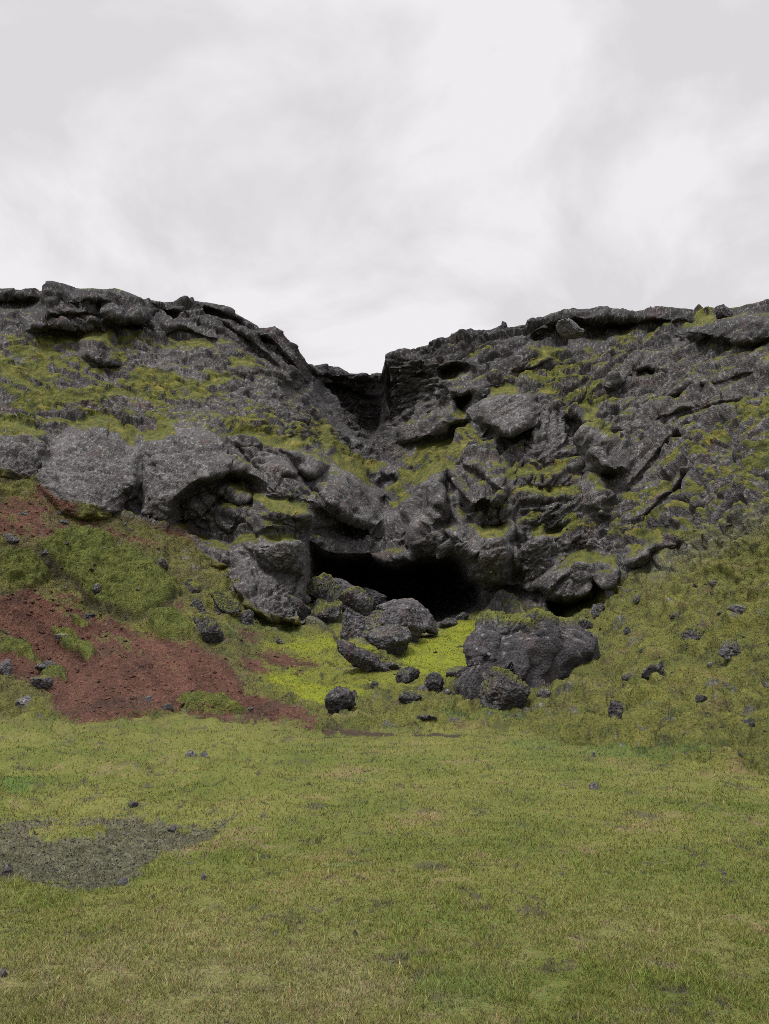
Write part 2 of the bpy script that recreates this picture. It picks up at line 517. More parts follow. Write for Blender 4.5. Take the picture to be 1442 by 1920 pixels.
block([(732, 805), (800, 780), (850, 762), (862, 780), (880, 790), (800, 822), (750, 834)], .8, 10, (.3, 0))
overhang([(730, 826), (755, 836), (800, 822), (850, 806), (876, 792)], .4, 24, 1.1, 14)
crack([(728, 790), (780, 760), (830, 740)], .4, 5)
crack([(735, 745), (780, 738), (830, 728)], .35, 5)
crack([(740, 765), (800, 745)], .3, 4)
moss_at(850, 655, 60, 10, .5); moss_at(905, 662, 45, 8, .7); moss_at(840, 680, 20, 5, .6)
# gully sides
moss_at(820, 850, 85, 30, .6, -.55); moss_at(760, 905, 40, 32, .45); moss_at(700, 850, 60, 22, .35); moss_at(620, 820, 50, 16, .5, .7)
moss_at(745, 940, 25, 18, .5)
for (bx, by, r) in [(715, 880, 22), (742, 888, 18), (700, 850, 18), (735, 925, 20), (762, 872, 14), (690, 825, 26), (655, 825, 20), (758, 935, 13), (722, 835, 15)]:
    bulge(bx, by, r * 1.2, r * .8, .5, .2, .6)
# right buttress
ledge([(768, 912), (800, 892), (828, 874), (842, 858)], .7, 40, .7, 16, 1.2)
block([(780, 915), (828, 878), (842, 925), (838, 975), (810, 985), (788, 960)], 1.0, 9, (.2, .1), .4)
overhang([(782, 960), (800, 945), (825, 955), (842, 975)], .3, 20, .6, 18)
bulge(800, 990, 38, 45, .8, .3, .7, .3)
bulge(868, 1010, 28, 48, 1.0, -.2, .6, .4)
crack([(842, 880), (842, 930), (850, 975), (868, 1000)], 1.2, 8)
crack([(858, 930), (875, 965), (885, 1010), (890, 1040)], .9, 7)
block([(845, 812), (872, 800), (905, 818), (955, 878), (962, 905), (940, 950), (905, 945), (880, 965), (862, 920), (836, 890), (838, 850)], 1.1, 9, (.2, .2))
for k in range(5):
    crack([(865 + 17 * k, 808 + 8 * k), (895 + 16 * k, 850 + 8 * k), (925 + 12 * k, 895 + 6 * k)], .3, 4)
crack([(840, 860), (870, 900), (895, 945)], .55, 6)
overhang([(862, 870), (890, 880), (930, 915), (945, 918)], .25, 20, .5, 14)
ledge([(862, 836), (885, 830), (905, 850)], .35, 22, .35, 12, .9)
ledge([(846, 818), (865, 802), (885, 802)], .35, 24, .4, 12, .8)
moss_at(858, 850, 18, 8, .7)
# pale upper face
block([(900, 760), (920, 738), (960, 728), (998, 738), (1004, 780), (985, 808), (955, 826), (935, 810), (905, 795)], 1.0, 8, (.1, .2), .6)
overhang([(905, 795), (935, 812), (960, 822), (985, 806), (1005, 802)], .4, 24, 1.1, 16)
ledge([(910, 738), (945, 727), (975, 730)], .3, 22, .4, 12, .8)
bulge(1030, 800, 40, 70, .5, .1, .7, .4)
for (ax, ay, bx, by) in [(1008, 740, 1012, 830), (1030, 745, 1028, 860), (1046, 760, 1050, 850), (985, 830, 975, 900)]:
    crack([(ax, ay), ((ax + bx) / 2 + 3, (ay + by) / 2), (bx, by)], .45, 5)
block([(1080, 780), (1120, 775), (1140, 800), (1170, 850), (1184, 880), (1150, 895), (1115, 880), (1092, 840)], 1.1, 10, (.2, .1), .3)
crack([(1062, 770), (1078, 830), (1092, 880), (1100, 920)], 1.0, 8)
overhang([(1100, 885), (1130, 888), (1160, 890)], .3, 22, .6, 12)
ledge([(1058, 775), (1085, 765), (1122, 770)], .6, 26, .6, 14, 1.2)
ledge([(1080, 802), (1110, 808), (1145, 832)], .4, 26, .4, 12, .9)
block([(1095, 900), (1130, 893), (1150, 930), (1140, 975), (1110, 970)], .8, 9)
moss_at(1060, 725, 75, 26, .8, .1); moss_at(1120, 745, 35, 18, .7); moss_at(1010, 690, 60, 14, .7, -.2); moss_at(1100, 690, 80, 16, .3)
moss_at(1020, 890, 70, 18, .7); moss_at(1010, 925, 90, 12, .8); moss_at(925, 985, 34, 24, 1.2); moss_at(1035, 985, 50, 22, 1.1)
moss_at(1090, 975, 45, 20, .8, -.3); moss_at(1140, 960, 40, 20, .5)
ledge([(892, 990), (920, 998), (960, 995)], .7, 40, .7, 24, .8)
ledge([(990, 1000), (1030, 1002), (1060, 992)], .5, 34, .6, 20, .8)
ledge([(970, 925), (1020, 930), (1090, 918)], .4, 26, .4, 14, .7)
ledge([(960, 895), (1010, 890), (1060, 885)], .3, 26, .4, 14, .7)
# right pillar of the cave
bulge(925, 1050, 52, 58, 1.3, .1, .55, .7)
crack([(962, 1000), (960, 1050), (970, 1100)], .6, 6)
bulge(1010, 1060, 45, 60, .8, .1, .7, .5)
overhang([(885, 1085), (910, 1098), (950, 1108), (1000, 1105)], .3, 24, .6, 18)
# overhanging block right of it, with a black hollow beneath
block([(1016, 1094), (1040, 1064), (1080, 1052), (1112, 1052), (1118, 1090), (1112, 1118), (1070, 1132), (1028, 1122)], 1.5, 8, (.1, -.4), .4)
block([(1112, 1048), (1140, 1045), (1162, 1070), (1158, 1096), (1135, 1112), (1118, 1100)], 1.0, 8)
block([(1028, 1124), (1070, 1130), (1112, 1116), (1136, 1110), (1100, 1138), (1062, 1164), (1032, 1160)], -2.6, 8)
ledge([(1045, 1068), (1080, 1046), (1122, 1036)], .5, 20, .6, 14, 1.2)
block([(1172, 1045), (1200, 1022), (1232, 1010), (1240, 1024), (1215, 1036), (1200, 1055), (1180, 1058)], .9, 8)
overhang([(1180, 1062), (1205, 1050), (1225, 1034), (1290, 1022)], .3, 16, .5, 14)
ledge([(1206, 1008), (1240, 1000), (1290, 992)], .4, 26, .5, 14, 1.0)
# right crest
block([(996, 622), (1040, 606), (1150, 600), (1205, 604), (1180, 630), (1110, 650), (1075, 640), (1060, 660), (1010, 668), (996, 640)], -1.1, 16)
overhang([(1000, 612), (1060, 600), (1130, 602), (1190, 606), (1260, 603), (1320, 600)], .5, 22, .6, 26)
block([(1270, 618), (1310, 598), (1380, 592), (1460, 588), (1460, 640), (1400, 645), (1340, 640), (1290, 636)], .9, 9, smooth=.4)
overhang([(1270, 632), (1330, 642), (1400, 646), (1460, 640)], .3, 20, .6, 14)
ledge([(1290, 606), (1320, 597), (1345, 602)], .3, 16, .3, 8, .8)
block([(995, 640), (1060, 662), (1000, 690), (960, 700), (965, 660)], .6, 12)
ledge([(985, 688), (1015, 672), (1060, 668)], .3, 26, .3, 12, .9)
moss_at(1030, 670, 40, 9, .8, -.15); moss_at(1210, 630, 90, 14, .45, -.3); moss_at(1130, 660, 70, 14, .4)
overhang([(1190, 700), (1215, 694), (1240, 700)], .4, 16, .7, 12)
block([(1136, 705), (1160, 698), (1172, 720), (1150, 735), (1136, 728)], .6, 7)
ledge([(1360, 660), (1400, 650), (1440, 645)], .3, 26, .3, 12, .5)
# right-hand rock ribs
for (a, b, c, w_) in [((1160, 930), (1230, 850), (1300, 780), .22), ((1185, 990), (1250, 930), (1310, 870), .22),
                      ((1220, 760), (1300, 730), (1440, 690), .22), ((1200, 800), (1280, 775), (1400, 740), .2)]:
    overhang([a, b, c], w_ * .8, 30, w_ * 1.2, 22)
moss_at(1300, 850, 75, 16, .6, -.5); moss_at(1380, 800, 80, 22, .7, -.5); moss_at(1330, 900, 60, 14, .6, -.5); moss_at(1250, 910, 45, 12, .5, -.5)
moss_at(1420, 870, 60, 22, .7, -.5); moss_at(1270, 960, 60, 14, .6, -.3); moss_at(1370, 950, 80, 22, .5, -.4); moss_at(1200, 930, 30, 14, .5)
moss_at(1180, 1000, 40, 18, .5, -.4); moss_at(1430, 770, 40, 14, .6, -.4); moss_at(1330, 1000, 70, 16, .5, -.3)

# ---- the cave: the hollow runs 17 m back behind its mouth
CAVE = [(578, 1012), (600, 1032), (640, 1044), (690, 1040), (715, 1056), (745, 1060), (790, 1042), (850, 1040), (868, 1052), (884, 1082), (902, 1096), (905, 1140),
        (870, 1158), (820, 1176), (800, 1190), (700, 1165), (640, 1135), (600, 1130), (578, 1130)]
w = window(CAVE, 20)
cave_sd = np.full(shape, -99.0)
cave_sd[w] = poly_sd(CAVE, px[w] + 0.5 * (wx[w] - px[w]), py[w] + 0.5 * (wy[w] - py[w]))
dY += 17.0 * (1 - np.exp(-np.maximum(cave_sd, 0) / 40)) * (cave_sd > 0)
cave_m = sstep(-2, 6, cave_sd)

# ------------------------------------------------------------------ ground covers on the chart
BASE = np.array([(-1200, 845), (-600, 850), (-300, 860), (0, 880), (70, 900), (110, 935), (200, 955), (240, 972), (300, 990), (340, 1004), (385, 1040), (430, 1062),
                 (440, 1100), (480, 1138), (530, 1163), (575, 1150), (600, 1136), (640, 1142), (700, 1172), (800, 1196), (822, 1176), (905, 1150), (960, 1158), (1030, 1162),
                 (1060, 1162), (1125, 1118), (1165, 1085), (1250, 1066), (1442, 975), (1700, 870), (2000, 780), (2700, 700)], float)
base_y = np.interp(wx, BASE[:, 0], BASE[:, 1])
sd_base = wy - base_y                                     # > 0 : ground, < 0 : rock
edge_y = np.interp(wx, EDGE[:, 0], EDGE[:, 1])
sd_edge = wy - edge_y                                     # > 0 : meadow
padless = fbm(q2, 4, 35).reshape(shape)
rock_m = 1 - sstep(-5, 5, sd_base)
right_soft = sstep(1150, 1260, wx)                          # on the right turf and rock interlock
rock_m = rock_m * (1 - right_soft) + right_soft * (1 - sstep(-50, 50, sd_base + 40 * padless))
HEAP = [(556, 1140), (590, 1112), (640, 1100), (700, 1118), (760, 1138), (818, 1192), (770, 1210), (715, 1212), (650, 1204), (600, 1180), (565, 1176)]
w = window(HEAP, 30)
heap = np.zeros(shape)
heap[w] = sstep(-6, 10, poly_sd(HEAP, wx[w], wy[w]))
dY -= .5 * heap
rock_m = np.maximum(rock_m, heap)
meadow_m = sstep(-6, 6, sd_edge)
lawn_m = sstep(-30, 45, wy2 - edge_y)


def area(poly, soft=8, X=None, Y=None):
    X = wx2 if X is None else X
    Y = wy2 if Y is None else Y
    w = window(poly, 40)
    m = np.zeros(shape)
    m[w] = sstep(-soft, soft, poly_sd(poly, X[w], Y[w]))
    return m


red_m = np.zeros(shape)
for poly, amt in [
    ([(-500, 1130), (0, 1120), (60, 1100), (130, 1115), (150, 1140), (190, 1162), (240, 1175), (290, 1195), (330, 1200), (380, 1212), (420, 1235), (440, 1255),
      (468, 1300), (560, 1328), (602, 1352), (590, 1366), (500, 1348), (440, 1345), (470, 1352), (380, 1355), (340, 1330), (260, 1342), (152, 1360), (110, 1338), (90, 1300), (0, 1262), (-500, 1290)], 1.0),
    ([(74, 900), (95, 912), (135, 932), (150, 955), (140, 965), (95, 955), (60, 930)], 1.0),
    ([(-500, 940), (60, 930), (110, 965), (210, 985), (330, 1030), (250, 1020), (160, 990), (70, 1015), (0, 1010), (-500, 1040)], .8),
    ([(300, 1130), (340, 1135), (350, 1160), (318, 1165)], .9),
    ([(478, 1222), (520, 1220), (590, 1240), (598, 1252), (560, 1258), (500, 1250)], .9),
    ([(446, 1228), (480, 1235), (505, 1262), (470, 1268), (455, 1250)], .9),
    ([(440, 1175), (480, 1185), (490, 1202), (455, 1205)], .8),
    ([(285, 985), (340, 985), (390, 1010), (370, 1022), (320, 1005)], .8),
]:
    red_m = np.maximum(red_m, amt * area(poly, 24))
TONGUE = [(70, 1028), (110, 1005), (150, 995), (190, 1003), (250, 1040), (330, 1092), (338, 1118), (300, 1140), (272, 1160), (215, 1156), (165, 1120), (140, 1090), (105, 1062)]
tongue = area(TONGUE, 5)
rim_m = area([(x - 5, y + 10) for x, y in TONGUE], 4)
tuftl = area([(280, 1160), (300, 1145), (345, 1160), (362, 1185), (300, 1200), (285, 1185)], 5)
tongue = np.maximum(tongue, tuftl)
for poly in ([(0, 1200), (40, 1210), (75, 1235), (60, 1240), (0, 1222)], [(100, 1185), (140, 1195), (185, 1230), (170, 1250), (120, 1225)],
             [(330, 1318), (400, 1308), (470, 1335), (400, 1342), (360, 1338)], [(0, 1040), (60, 1040), (90, 1070), (60, 1105), (0, 1090)],
             [(140, 1155), (170, 1165), (165, 1180), (140, 1172)], [(60, 1240), (120, 1260), (130, 1280), (80, 1275)]):
    tongue = np.maximum(tongue, .85 * area(poly, 5))
red_m = red_m * (1 - tongue) * (1 - rock_m)
# the little strip of soil under the arch stays on the rock side
red_m = np.maximum(red_m, .7 * area([(285, 982), (340, 985), (395, 1012), (372, 1026), (320, 1008)], 6))
bright = np.zeros(shape)
for poly, amt in [
    ([(490, 1262), (540, 1262), (590, 1280), (640, 1290), (708, 1300), (690, 1312), (620, 1320), (560, 1310), (505, 1285)], 1.0),
    ([(560, 1195), (640, 1200), (700, 1222), (700, 1235), (640, 1222), (560, 1225), (500, 1215), (530, 1205)], .7),
    ([(745, 1238), (790, 1205), (850, 1175), (900, 1165), (900, 1220), (880, 1262), (800, 1272), (760, 1262)], .95),
    ([(640, 1215), (705, 1205), (712, 1240), (690, 1235)], .7),
    ([(480, 1205), (560, 1188), (640, 1205), (740, 1238), (830, 1178), (912, 1156), (905, 1230), (860, 1278), (720, 1308), (600, 1322), (488, 1292)], .42),
]:
    bright = np.maximum(bright, amt * area(poly, 14))
bare = area([(-300, 1545), (0, 1540), (60, 1531), (240, 1529), (330, 1546), (430, 1530), (398, 1560), (320, 1592), (262, 1622), (240, 1650), (130, 1648), (0, 1641), (-300, 1650)], 24)
bare = bare * (1 - area([(52, 1557), (110, 1545), (200, 1549), (196, 1570), (100, 1576)], 5))
lush = np.zeros(shape)
for (cx, cy, rx, ry, a) in [(30, 1465, 45, 18, .9), (690, 1460, 45, 9, .6), (640, 1628, 34, 9, .7), (850, 1860, 110, 45, .55), (1210, 1408, 150, 16, .8), (1000, 1395, 60, 10, .5), (900, 1345, 90, 9, .7),
                            (540, 1842, 12, 6, .6), (140, 1030, 60, 26, .6), (610, 1165, 22, 12, .9), (440, 1185, 70, 16, .5), (540, 1180, 40, 10, .8), (1070, 1150, 20, 10, .4)]:
    qq = ((wx2 - cx) / rx) ** 2 + ((wy2 - cy) / ry) ** 2
    lush = np.maximum(lush, a * (1 - sstep(.3, 1.3, qq)))

cut = np.maximum(area([(606, 1370), (660, 1370), (735, 1375), (735, 1381), (640, 1378), (606, 1375)], 2), area([(775, 1377), (866, 1377), (862, 1385), (780, 1384)], 2))
# ------------------------------------------------------------------ positions
disp = tps_eval(fit, px, py)
mblend = sstep(-14, 22, py - np.interp(px, EDGE[:, 0], EDGE[:, 1]))
Yf = 1.0 / np.maximum(disp, 1e-3)
Yflat = flat_y(py)
Y = np.exp((1 - mblend) * np.log(np.clip(Yf, 1, 80)) + mblend * np.log(Yflat))
Y = Y + dY * (1 - mblend)
X3 = side_of(px, py) * Y
Z3 = EYE + slope_of(py) * Y
# the tongue of moss is a thick mat with an eroded edge
G = np.stack([X3, Y, Z3], -1)

# the outer rim of the meadow dips under the wide ground sheet's level
G[..., 2] -= .3 * mblend * (sstep(2250, 2530, px) + 1 - sstep(-1090, -800, px))
# rows behind the crest: a plateau falling gently away, then down to the ground
back = [(.35, .05), (.8, .08), (1.5, .1), (3, .0), (6, -.4), (12, -1.2), (24, -3), (40, -6), (60, -40)]
rows_b = []
for by, bz in back:
    r = G[-1].copy()
    sc = (r[:, 1] + by) / r[:, 1]
    r[:, 0] *= sc; r[:, 1] += by
    r[:, 2] = r[:, 2] + bz
    rows_b.append(r)
NB = len(back)
G = np.concatenate([G, np.stack(rows_b)], 0)


def padb(m, v=None):
    last = m[-1:] if v is None else np.full_like(m[-1:], v)
    return np.concatenate([m] + [last] * NB, 0)


rock_m, red_m, meadow_m, bright, bare, lush, tongue, moss_add, smooth_m, cave_m, lawn_m, cut, rim_m = [padb(m) for m in (rock_m, red_m, meadow_m, bright, bare, lush, tongue, moss_add, smooth_m, cave_m, lawn_m, cut, rim_m)]
PXB, PYB = padb(px), padb(py)
crest_d = padb(py - crest[None, :])
sh = G.shape[:2]


def normals(G):
    du = np.zeros_like(G); dv = np.zeros_like(G)
    du[:, 1:-1] = G[:, 2:] - G[:, :-2]; du[:, 0] = G[:, 1] - G[:, 0]; du[:, -1] = G[:, -1] - G[:, -2]
    dv[1:-1] = G[2:] - G[:-2]; dv[0] = G[1] - G[0]; dv[-1] = G[-1] - G[-2]
    n = np.cross(du, dv)
    return n / (np.linalg.norm(n, axis=2, keepdims=True) + 1e-12)


def blur(a, r=2, it=2):
    for _ in range(it):
        for ax in (0, 1):
            c = np.cumsum(np.pad(a, [(r + 1, r) if k == ax else (0, 0) for k in range(a.ndim)], mode='edge'), axis=ax)
            n = a.shape[ax]
            a = (np.take(c, np.arange(2 * r + 1, 2 * r + 1 + n), ax) - np.take(c, np.arange(0, n), ax)) / (2 * r + 1)
    return a


def stretch_of(G):
    gu = np.linalg.norm(np.diff(G, axis=1, append=G[:, -1:]), axis=2); gv = np.linalg.norm(np.diff(G, axis=0, append=G[-1:]), axis=2)
    s = np.maximum(gu, gv) / np.maximum(G[..., 1], 3) * 33
    s[:NPRE + 400] = 0; s[-NB - 2:] = 0
    return blur(s, 2, 1)


def relax(G, lo, hi, r, it, n=1):
    for _ in range(n):
        wgt = sstep(lo, hi, stretch_of(G)) * (1 - cave_m * sstep(0, 12, padb(cave_sd)))
        wgt = blur(wgt, 2, 2)[..., None]
        G = G * (1 - wgt) + blur(G, r, it) * wgt
    return G


G = relax(G, .08, .18, 2, 1, 3)
# how far the sheet is stretched (side walls of blocks, undersides): detail finer than the mesh is left out there
gu = np.linalg.norm(np.diff(G, axis=1, append=G[:, -1:]), axis=2); gv_ = np.linalg.norm(np.diff(G, axis=0, append=G[-1:]), axis=2)
stretch = blur(np.maximum(gu, gv_), 2, 1).reshape(-1)


def fine_enough(wl):
    return np.clip(wl / (5.0 * stretch + 1e-6), 0, 1) ** 2


N = normals(G)
N = blur(N, 4, 2)
N /= np.linalg.norm(N, axis=2, keepdims=True) + 1e-12
P = G.reshape(-1, 3)
flat = lambda m: m.reshape(-1)
rk = flat(rock_m)
wrp = np.stack([fbm(P * .35, 2, 71), fbm(P * .35, 2, 72), fbm(P * .35, 2, 73)], 1)
Pw = P + 0.9 * wrp
# slanting fabric of the tuff
rotd = np.array([[.8, 0, .6], [0, 1, 0], [-.6, 0, .8]])
Pd = Pw @ rotd.T
Pv = np.stack([Pw[:, 0], Pw[:, 1], Pw[:, 2] - .38 * np.abs(Pw[:, 0] + 1)], 1)
fa, ea = facets(Pv * np.array([.42, .42, .70]), 3)
fb, eb = facets(Pv * np.array([1.15, 1.15, 2.0]), 4)
fc, ec = facets((P + .12 * np.stack([fbm(P * 3, 2, 74), fbm(P * 3, 2, 75), fbm(P * 3, 2, 76)], 1)) * np.array([3.2, 3.2, 5.0]), 5)
coarse = (.40 * fa - .08 * (1 - sstep(0, .10, ea))) * fine_enough(1.2)
medium = (.33 * fb - .07 * (1 - sstep(0, .10, eb))) * fine_enough(.5)
fine = (.115 * fc - .03 * (1 - sstep(0, .12, ec))) * fine_enough(.2)
rdg = ridged(Pd * np.array([.55, .55, .9]), 4, 41)
sm = flat(smooth_m)
rough = (1 - .75 * sm)
d_rock = coarse * (1 - .75 * sm) + medium * (1 - .88 * sm) + fine * (1 - .7 * sm) + (.10 * (rdg - .3) + .06 * fbm(P * 2.3, 3, 51)) * rough * fine_enough(.5) + .05 * fbm(P * 6.5, 4, 52) * (1 - .3 * sm) * fine_enough(.15)
pits = ridged(P * 5.0, 2, 55)
d_rock -= .05 * sstep(.55, .95, pits) * (1 - .5 * sm) * fine_enough(.2)
# ledges of layered tuff: each layer leans out and breaks back at its top; the layers sag into the gully
def layers(w, freq, seed, sharp=.86):
    lw = w * freq + (.36 * fa + .10 * fb) * freq ** .5 + .45 * fbm(P * .5, 3, seed) + .10 * fbm(P * 3.1, 2, seed + 9)
    k = np.floor(lw); fr = lw - k
    amp = .35 + .65 * ((np.sin(k * 12.9898 + seed) * 43758.5453) % 1)
    prof = np.where(fr < sharp, (fr / sharp) ** 1.5, 1 - sstep(sharp, 1.0, fr))
    on = sstep(-.12, .28, fbm(np.stack([P[:, 0] * .35, P[:, 1] * .35, k * 3.7], 1), 2, seed + 5))
    return prof * amp * on


vsag = P[:, 2] - .38 * np.abs(P[:, 0] + 1.0)
d_rock += layers(vsag, .95, 141) * .34 * rough * fine_enough(.8)
d_rock += layers(vsag + .15 * P[:, 1], 2.6, 151) * .15 * rough * fine_enough(.35)
d_rock += layers(vsag, 6.0, 161) * .06 * (1 - .6 * sm) * fine_enough(.15)
# thin lava sheets towards the crest
cd = flat(crest_d)
near = (1 - sstep(40, 130, cd))
zl = (P[:, 2] + .10 * P[:, 0] + 0.5 * wrp[:, 0])
st = np.stack([P[:, 0] * .12, P[:, 1] * .12, zl * 2.1], 1)
strata = ridged(st, 3, 61, .6, 2.2)
d_rock += near * .08 * (strata - .35) + near * layers(zl, 1.5, 171, .8) * .36 * fine_enough(.5)
d_rock += (1 - near) * .09 * (ridged(np.stack([Pd[:, 0] * .25, Pd[:, 1] * .25, Pd[:, 2] * 2.6], 1), 2, 62) - .3) * rough

def cushions(p, seed):
    a, b, c = worley(p, seed)
    return np.sqrt(np.clip(1.05 - a * a * 1.5, 0, 1)) * (.5 + .5 * c)


# ground relief: hummocks, terracettes on the slopes, soft swells on the meadow
md = flat(meadow_m)
hum = fbm(P * 1.1, 3, 81)
hum2 = fbm(P * 3.2, 3, 82)
terr = ridged(np.stack([P[:, 0] * .5, P[:, 1] * .5, (P[:, 2] + .25 * wrp[:, 1]) * 2.6], 1), 2, 83)
rd = flat(red_m)
tg = flat(tongue)
rightm = sstep(900, 1150, flat(PXB))
tlay = layers(P[:, 2] + .12 * P[:, 0], 2.4, 181, .7)
d_slope = .36 * hum + .17 * hum2 + .10 * (terr - .3) + .26 * tlay * (.4 + .6 * rightm) + .05 * fbm(P * 7, 3, 84)
Pc = P + .25 * np.stack([fbm(P * 1.5, 2, 77), fbm(P * 1.5, 2, 78), fbm(P * 1.5, 2, 79)], 1)
cush = cushions(Pc * np.array([1.1, 1.1, 1.9]), 185)
cush2 = cushions(Pc * np.array([3.2, 3.2, 5.0]), 186)
d_slope += .30 * (cush - .5) * (.55 + .45 * rightm) + .09 * (cush2 - .5)
d_slope = d_slope * (.45 + .55 * (1 - np.clip(flat(bright) * 1.2, 0, 1)))
d_red = .07 * hum + .05 * hum2 + .035 * fbm(P * 8, 3, 85) + .035 * fbm(P * 17, 2, 86)
d_mead = .06 * fbm(P * .45, 2, 87) + .035 * hum + .028 * hum2
leftm = (1 - sstep(450, 700, flat(PXB))) * sstep(1330, 1350, flat(PYB)) * (1 - sstep(1470, 1560, flat(PYB)))
d_mead += leftm * (.30 * fbm(P * .9, 3, 88) + .07 * hum2)
d_gr = d_slope * (1 - rd) + d_red * rd + tg * (.26 + .10 * hum2) - .16 * flat(cut)
d_gr = d_gr * (1 - md) + d_mead * md
d_gr = d_gr - flat(bare) * (.03 + .03 * ridged(P * 6, 3, 89) - .02 * fbm(P * 25, 2, 90))
# a shallow path at the foot of the right slope
pathd = np.exp(-((flat(PYB) - np.interp(flat(PXB), EDGE[:, 0], EDGE[:, 1]) + 12) / 9) ** 2) * sstep(880, 1000, flat(PXB))
d_gr -= .10 * pathd
calm = sstep(-900, -100, flat(PXB)) * (1 - sstep(470, 600, flat(PXB))) * sstep(615, 650, flat(PYB)) * (1 - sstep(780, 830, flat(PYB)))
d_rock = d_rock * (1 - .45 * calm)
d = d_rock * rk + d_gr * (1 - rk)
d *= 1 - .0 * flat(cave_m)
# nothing sticks up in front of the crest line behind it
D = d.reshape(sh)
D[-NB - 6:-NB] *= np.linspace(.9, .45, 6)[:, None]
D[-NB:] *= .45 * np.array([.9, .8, .8, .7, .6, .5, .5, .5, .0])[:, None]
G = G + N * D[..., None]
G = relax(G, .085, .2, 1, 2, 2)

# ------------------------------------------------------------------ moss
N1 = normals(G)
nz = .55 * blur(N1[..., 2], 2, 2) + .45 * blur(N1[..., 2], 1, 1)
P = G.reshape(-1, 3)
mn = fbm(P * 1.6, 4, 101).reshape(sh)
vs = P[:, 2] - .38 * np.abs(P[:, 0] + 1.0) + .15 * P[:, 1]
mn2 = fbm(np.stack([P[:, 0] * 1.6, P[:, 1] * 1.6, vs * 8.0], 1), 4, 102).reshape(sh)
cdg = crest_d
mn3 = fbm(P * 14, 3, 105).reshape(sh)
moss = nz * 1.75 - 1.03 + .40 * mn + .55 * mn2 + .28 * mn3 + 1.0 * moss_add * (.25 + .75 * sstep(0, .55, nz))
moss -= .35 * (1 - sstep(40, 110, cdg)) * (1 - np.minimum(moss_add, 1))
moss -= .8 * smooth_m * (1 - np.minimum(moss_add, 1))
moss += .14 * sstep(1100, 1350, PXB) + .10 * (1 - sstep(0, 420, PXB)) * sstep(600, 640, PYB)
mossf = sstep(.10, .30, moss) * rock_m * (1 - cave_m)
thick = blur(mossf, 2, 2)
puff = .15 + .75 * cushions((P + .1 * np.stack([mn2.reshape(-1)] * 3, 1)) * np.array([2.6, 2.6, 4.2]), 187).reshape(sh) + .3 * fbm(P * 5.0, 2, 103).reshape(sh) + .4 * (ridged(np.stack([P[:, 0] * 1.2, P[:, 1] * 1.2, P[:, 2] * 7], 1), 2, 104).reshape(sh) - .3)
Nb = blur(N1, 3, 1); Nb /= np.linalg.norm(Nb, axis=2, keepdims=True) + 1e-12
Nb = Nb * .7 + np.array([0, 0, .5]); Nb /= np.linalg.norm(Nb, axis=2, keepdims=True)
G = G + Nb * (thick * .26 * np.minimum(1, fine_enough(.25).reshape(sh)) * np.clip(puff, 0, 1.5))[..., None]
N2 = normals(G)
P = G.reshape(-1, 3)

# ------------------------------------------------------------------ colours of the covers themselves (albedo)
A = lambda *c: np.array(c, float)
c1 = fbm(P * .55, 3, 111).reshape(sh); c2 = fbm(P * 2.6, 3, 112).reshape(sh); c3 = fbm(P * 9, 2, 113).reshape(sh)
c4 = fbm(P * 1.1, 4, 114).reshape(sh); c5 = fbm(P * 22, 2, 115).reshape(sh)
full = lambda *c: np.broadcast_to(A(*c), sh + (3,))
rockc = mixv(full(.040, .037, .038), A(.138, .131, .132), np.clip(.40 + .55 * c1 + .45 * c2 + .7 * c3 + .5 * c5 + .12 * smooth_m, 0, 1))
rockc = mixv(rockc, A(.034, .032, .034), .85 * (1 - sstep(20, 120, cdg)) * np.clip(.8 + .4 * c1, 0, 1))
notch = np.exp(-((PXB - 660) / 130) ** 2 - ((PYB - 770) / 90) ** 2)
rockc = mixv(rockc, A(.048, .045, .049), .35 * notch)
rockc = mixv(rockc, A(.10, .052, .046), .45 * sstep(.18, .5, c4 + .4 * c3 + .3 * c5))      # rusty staining
rockc = mixv(rockc, A(.26, .255, .25), .6 * sstep(.26, .5, c3 + .4 * c2 + .6 * c5))       # pale lichen
mossc = mixv(full(.058, .068, .020), A(.145, .142, .030), np.clip(.35 + .8 * c2 + .7 * c3, 0, 1))
mossc = mixv(mossc, A(.22, .165, .042), .75 * sstep(.10, .55, .7 * c4 + .45 * c3 + .6 * (puff - .55)) * np.clip(moss_add, .3, 1))
mossc = mixv(mossc, A(.040, .044, .020), .8 * sstep(.05, .4, -c2 - .4 * c5))
tl = tlay.reshape(sh)
turf = mixv(full(.064, .072, .022), A(.140, .138, .033), np.clip(.45 + .7 * c1 + .5 * c2 + .4 * c5, 0, 1))
turf = mixv(turf, A(.038, .040, .020), .75 * sstep(.05, .45, -c2 - .4 * c3 - .3 * c5))
turf = mixv(turf, A(.165, .135, .055), .45 * sstep(.35, .8, tl + .3 * c3))
turf = mixv(turf, A(.11, .078, .042), .55 * sstep(.15, .5, c4 - .3 * c2 + .3 * c5))        # dead, brownish patches
lawn = mixv(full(.086, .104, .023), A(.152, .149, .041), np.clip(.45 + .8 * c1 + .5 * c4 + .3 * c3, 0, 1))
lawn = mixv(lawn, A(.17, .125, .07), .6 * sstep(.15, .5, c4 + .6 * c3 + .3 * c5))
lawn = mixv(lawn, A(.055, .053, .036), .75 * sstep(.20, .5, -c2 + .5 * c3 + .4 * c5))
lawn = mixv(lawn, A(.045, .040, .032), .8 * sstep(.42, .55, c3 - .3 * c4))
near_f = sstep(1600, 1850, PYB)
lawn = mixv(lawn, A(.165, .145, .075), near_f * np.clip(.2 + .9 * c1 + .5 * c2 + .4 * c3, 0, .7))
soil = mixv(full(.058, .027, .019), A(.098, .046, .032), np.clip(.5 + .6 * c2 + .5 * c3 + .6 * c5, 0, 1))
